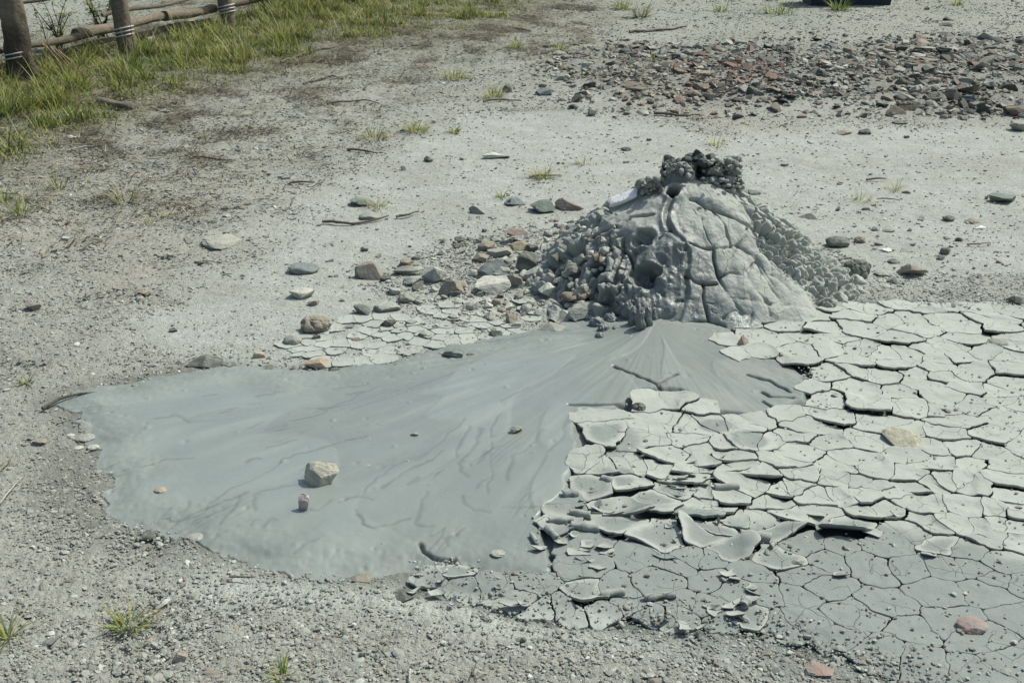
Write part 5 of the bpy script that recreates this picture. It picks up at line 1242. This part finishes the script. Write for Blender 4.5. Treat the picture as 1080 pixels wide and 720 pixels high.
# ------------------------------------------------------------------ fence
def fence():
    pb = [(22, 86, .168), (134, 61, .142), (241, 30, .138)]
    B = []
    for px, py, w in pb: gx, gy = G(px, py, .03); B.append((gx, gy, w))
    dirv = np.array([B[2][0] - B[0][0], B[2][1] - B[0][1]]); dirv /= np.linalg.norm(dirv)
    root = empty('rail_fence', (B[0][0], B[0][1], 0)); tag(root, 'rustic fence of rough round posts with wired-on poles at top left', 'fence')
    off = np.array([B[0][0], B[0][1], 0])
    woodc = np.array([.160, .140, .100]); ptops = []
    for i, (x, y, w) in enumerate(B):
        z = np.linspace(-.1, 1.15, 40); lean = (.03, -.01, -.02)[i]
        pts = np.stack([x + lean * z + .012 * np.sin(z * 5 + i), y + 0 * z, z], -1)
        rad = w / 2 * (1 + .10 * np.sin(z * 6 + i * 2) * .5 + .28 * np.exp(-(z / .10) ** 2) * (i == 0) + .05 * np.exp(-((z - .52) / .04) ** 2))
        V, F = tube(pts, rad, 28, seed=i, rough=.16)
        c = np.tile([*woodc, 0], (len(V), 1)); st = fbm(np.stack([V[:, 0] * 40, V[:, 1] * 40, V[:, 2] * 4], -1), 3)
        c[:, :3] *= (1 + .35 * st)[:, None]
        if i == 0: # bark left on the middle of the post
            bark = sstep(.0, .15, .25 - np.abs(V[:, 2] - .28) + .15 * noise3(V * 8)); c[:, :3] = c[:, :3] * (1 - .6 * bark)[:, None]
        post = mesh('post', V - off, F, M_wood, c, parent=root)
        zt = (.20, .20, .17)[i]
        for k in range(3 if i else 2):
            a = np.linspace(0, 2 * math.pi, 30); rr = w / 2 * 1.12
            q = np.stack([x + lean * zt + rr * np.cos(a), y + rr * np.sin(a), zt + k * .028 + .018 * np.cos(a + .4) + 0 * a], -1)
            V, F = tube(q, .0055, 6, cap=False); mesh('wire_tie', V - off, F, M_wire, [.4, .4, .38, 0], parent=post)
    # flared root of the first post
    x, y, w = B[0]
    V, F = tube(resample([(x + .06, y - .01, .28), (x + .11, y - .03, .12), (x + .17, y - .06, -.02)], .02), .035, 12, seed=8, rough=.2); mesh('root_flare', V - off, F, M_wood, [*(woodc * .5), 0], parent=root)
    def along(t, side, z):      # t: metres along from post 0
        n = np.array([dirv[1], -dirv[0]])
        p = np.array(B[0][:2]) + dirv * t + n * side
        return (p[0], p[1], z)
    L = np.linalg.norm(np.array(B[2][:2]) - np.array(B[0][:2])); L1 = np.linalg.norm(np.array(B[1][:2]) - np.array(B[0][:2]))
    sd = -.13
    rails = [([along(-2.0, sd, .26), along(L1 * .5, sd, .225), along(L1 + .1, sd, .21)], .034, .95), ([along(L1 - .25, sd * 1.2, .225), along((L1 + L) / 2 - .1, sd * 1.2, .22), along((L1 + L) / 2 + .25, sd * 1.2, .21)], .048, 1.35),
             ([along((L1 + L) / 2 + .05, sd, .22), along(L - .1, sd, .20), along(L + .9, sd, .22)], .052, 1.3), ([along(-1.5, sd * 1.5, .10), along(L1, sd * 1.5, .12), along(L, sd * 1.5, .10)], .028, 1.1),
             ([along(-1.2, sd * 2.2, .05), along(L1 + .4, sd * 1.6, .055), along(L + .3, sd * 2, .05)], .025, 1.15), ([along(-1.8, -.4, .03), along(L1 - .1, -.36, .04)], .022, 1.3), ([along(L1 + .1, sd * 1.3, .33), along(L + .4, sd * 1.0, .30)], .020, 1.),
             ([along(-1.5, -.9, .50), along(L1, -.8, .42), along(L, -.6, .36)], .014, .5)]
    for k, (p, rd, t) in enumerate(rails):
        P = resample(p, .06); P[:, 2] += .008 * np.sin(np.arange(len(P)) * .4 + k)
        V, F = tube(P, .78 * rd * (1 + .15 * np.sin(np.arange(len(P)) * .31 + k)), 14, seed=20 + k, rough=.25)
        c = np.tile([*(woodc * t * .82), 0], (len(V), 1)); c[:, :3] *= (1 + .3 * fbm(V * 14, 3))[:, None]
        mesh('rail', V - off, F, M_wood, c, parent=root)
    # thin stake between the posts
    q = along(L1 * .42, -.85, 0); V, F = tube(resample([(q[0], q[1], .38), (q[0] + .01, q[1], 1.0)], .06), .020, 10, seed=4, rough=.2); mesh('stake', V - off, F, M_wood, [*(woodc * .5), 0], parent=root)
    # low plank lying beside the second post
    a = np.array([*G(152, 50), .05]); b = np.array([*G(203, 32), .07])
    P = resample([a, b], .05); V, F = tube(P, .05, 10, seed=31, rough=.3); V[:, 2] = (V[:, 2] - .06) * .6 + .06
    tag(mesh('log', V - a, F, M_wood, [.30, .29, .23, 0]), 'pale split log on the grass between the second and third posts', 'log').location = a
fence()

def stick(name, pxs, rad, col, label, z=.012, cat='stick', smoothstep=.02):
    P = [(*G(px, py, z), z + hz1(*G(px, py))) for px, py in pxs]; P = resample(P, smoothstep); o0 = P[0].copy()
    P[:, 2] += .004 * np.sin(np.arange(len(P)) * .5)
    P[:, :2] += rad * 1.6 * np.stack([noise3(np.stack([np.arange(len(P)) * .35, 0 * P[:, 0], P[:, 0] * 0 + pxs[0][1]], -1)), noise3(np.stack([np.arange(len(P)) * .3, 0 * P[:, 0] + 4, P[:, 0] * 0 + pxs[0][1]], -1))], -1)
    V, F = tube(P - o0, np.linspace(rad * .8, rad * .35, len(P)), 8, seed=int(pxs[0][0]), rough=.35)
    o = mesh(name, V, F, M_wood, [*col, 0]); o.location = o0; tag(o, label, cat)
BR = (.12, .105, .08); GY = (.27, .26, .21); STK = [
 ([(45, 431), (62, 421), (85, 415), (112, 411), (140, 410), (172, 410)], .007, (.085, .085, .065), 'long dark curved twig lying along the left rim of the pool'),
 ([(340, 233), (370, 236), (400, 231), (410, 229)], .010, BR, 'long curved stick on the ground left of the rubble slope'), ([(418, 229), (432, 228), (441, 224)], .009, BR, 'short stick right of the long curved stick'),
 ([(558, 185), (592, 184)], .011, (.28, .26, .17), 'straight twig just under the yellowish tuft'), ([(690, 122), (715, 124), (737, 123)], .013, BR, 'curved stick just below the rubble band'), ([(664, 33), (700, 31), (725, 28)], .018, BR, 'long stick on bare ground at the top, centre'),
 ([(540, 31), (560, 32)], .014, BR, 'dark stick at the top, left of the long stick'), ([(366, 155), (398, 158)], .010, BR, 'dark twig below the dry clump'), ([(203, 164), (247, 166)], .009, BR, 'thin dark twig on the left ground'), ([(72, 160), (108, 152)], .008, GY, 'thin pale twig at the edge of the left gravel'),
 ([(305, 191), (331, 190)], .009, BR, 'short dark twig left of centre'), ([(340, 250 - 60), (329, 196)], .006, BR, 'tiny twig beside the short dark twig'), ([(345, 108), (382, 104), (400, 108)], .009, BR, 'twig lying near the grass edge'), ([(510, 109), (535, 107), (549, 109)], .010, BR, 'bent twig beside the dry yellowish clump'),
 ([(0, 532), (12, 518), (24, 503)], .0035, (.4, .38, .3), 'thin pale straw stalk at the left edge'), ([(296, 68), (330, 57), (366, 50)], .013, BR, 'long slanting branch at the grass edge'), ([(320, 88), (350, 80), (362, 83)], .012, BR, 'short branch below the long slanting branch'), ([(360, 25), (395, 23), (430, 20)], .018, (.07, .065, .05), 'dark branch lying in the grass near the top'),
 ([(914, 190), (934, 189)], .008, BR, 'dark straight twig behind the sprouts right of the cone'), ([(925, 210), (948, 211)], .006, GY, 'pale thin twig beside the sprouts'), ([(432, 706), (434, 719)], .005, (.55, .54, .46), 'short whitish straw at the bottom edge'), ([(498, 712), (503, 698)], .0025, BR, 'thin dark stalk near the bottom edge'), ([(1020, 257), (1045, 257)], .005, BR, 'thin twig on the pale ground at far right'), ([(242, 608), (252, 610), (268, 611)], .004, BR, 'slim dark twig on the dusty near rim of the pool'),
]
for k in STK: stick('stick', k[0], k[1], k[2], k[3])
# dark log end in the grass
P = resample([(*G(106, 114), .045), (*G(140, 119), .035)], .03); V, F = tube(P - P[0], .032 * (1 + .2 * np.sin(np.arange(len(P)) * .9)), 12, seed=3, rough=.5); V[:, 2] *= .75
o = mesh('log', V, F, M_wood, [.15, .14, .11, 0]); o.location = P[0]; tag(o, 'dark broken log lying in the grass below the fence', 'log')
# bundle of reddish dry stalks leaning by the first post
root = empty('dry_stalks', (*G(75, 92), 0.04)); tag(root, 'reddish-brown dry stalks leaning together beside the first fence post', 'dry stalks')
rr_ = np.random.default_rng(2)
for k in range(7):
    a = np.array(G(88 + k * 1.2 - 4, 92)) - np.array(G(75, 92)); V, F = tube(resample([(a[0] + .02 * k - .05, a[1], -.02), (a[0] - .22 + .012 * k, a[1] + .05 * rr_.random(), .26 - .01 * k)], .04), .0045, 6, seed=k, rough=.2)
    mesh('stalk', V, F, M_wood, [.27, .185, .12, 0], parent=root)
# white board stub on the cone's left shoulder
a = on_cone(644, 219); b = on_cone(670, 209); mid = (a + b) / 2; v = b - a; L = np.linalg.norm(v)
V, F = rock_shape(14, 3, planes=4, lump=.03, fine=.01, cut=(.7, .8)); V = np.clip(V * 1.35, -1, 1) * (L / 2, .022, .011)
V = rotx(V, .5); V = rotz(V, math.atan2(v[1], v[0])); V[:, 2] += (V @ np.array([math.cos(math.atan2(v[1], v[0])), math.sin(math.atan2(v[1], v[0])), 0])) * (v[2] / (np.hypot(v[0], v[1]) + 1e-6))
o = mesh('board_fragment', V, F, M_rock, [.72, .73, .69, 0], smooth=False); o.location = mid + (0, -.01, .022); tag(o, 'whitish flat board fragment stuck on the left shoulder of the cone', 'board')

# dark block put where a dark patch meets the top edge; height assumed
import bmesh
x0, y0 = G(857, 8); x1, y1 = G(937, 6)
bm = bmesh.new(); bmesh.ops.create_cube(bm, size=1)
for v in bm.verts: v.co.x *= (x1 - x0); v.co.y *= .45; v.co.z = (v.co.z + .5) * .42
for v in bm.verts:
    if v.co.z > .2: v.co.x *= 1.0; v.co.x += .02
bmesh.ops.bevel(bm, geom=bm.edges[:], offset=.012, segments=2, affect='EDGES')
me = bpy.data.meshes.new('block_body'); bm.to_mesh(me); bm.free(); me.materials.append(M_block)
bx = empty('dark_block', ((x0 + x1) / 2, (y0 + y1) / 2 + .22, hz1((x0 + x1) / 2, y0) - .01)); tag(bx, 'dark blue-grey block at the top right edge', 'box')
ob = bpy.data.objects.new('block_body', me); COL.objects.link(ob); ob.parent = bx
bm = bmesh.new(); bmesh.ops.create_cube(bm, size=1)
for v in bm.verts: v.co.x *= (x1 - x0) + .04; v.co.y *= .49; v.co.z = v.co.z * .03 + .438
bmesh.ops.bevel(bm, geom=bm.edges[:], offset=.008, segments=2, affect='EDGES')
me = bpy.data.meshes.new('top_slab'); bm.to_mesh(me); bm.free(); me.materials.append(M_block)
ob = bpy.data.objects.new('top_slab', me); COL.objects.link(ob); ob.parent = bx; ob.location.x = .02

# ------------------------------------------------------------------ camera, sun, sky
cam = bpy.data.cameras.new('camera'); co = bpy.data.objects.new('camera', cam); COL.objects.link(co)
co.location = (0, 0, CH); co.rotation_euler = (math.pi / 2 - PITCH, 0, 0)
cam.sensor_width = 36; cam.lens = 36 * FOC / 1080; cam.clip_start = .05; cam.clip_end = 3000
sc.camera = co
EL, AZ = math.radians(55), math.radians(60)        # azimuth clockwise from +Y
sx, sy, sz = math.sin(AZ) * math.cos(EL), math.cos(AZ) * math.cos(EL), math.sin(EL)
sun = bpy.data.lights.new('sun', 'SUN'); sun.energy = 3.7; sun.angle = math.radians(.6); sun.color = (1, .98, .91)
so = bpy.data.objects.new('sun', sun); COL.objects.link(so)
from mathutils import Vector
so.rotation_euler = Vector((sx, sy, sz)).to_track_quat('Z', 'Y').to_euler()
w = bpy.data.worlds.new('World'); sc.world = w; w.use_nodes = True
nt = w.node_tree; sky = nt.nodes.new('ShaderNodeTexSky'); sky.sky_type = 'NISHITA'; sky.sun_disc = False
sky.sun_elevation = EL; sky.sun_rotation = AZ; sky.air_density = 1.0; sky.dust_density = 3.5; sky.ozone_density = 1.0
nt.links.new(sky.outputs[0], nt.nodes['Background'].inputs[0]); nt.nodes['Background'].inputs[1].default_value = .125
sc.view_settings.view_transform = 'Standard'; sc.view_settings.look = 'None'; sc.view_settings.gamma = 1; sc.view_settings.exposure = .20
sc.view_settings.use_curve_mapping = False
sc.cycles.max_bounces = 5
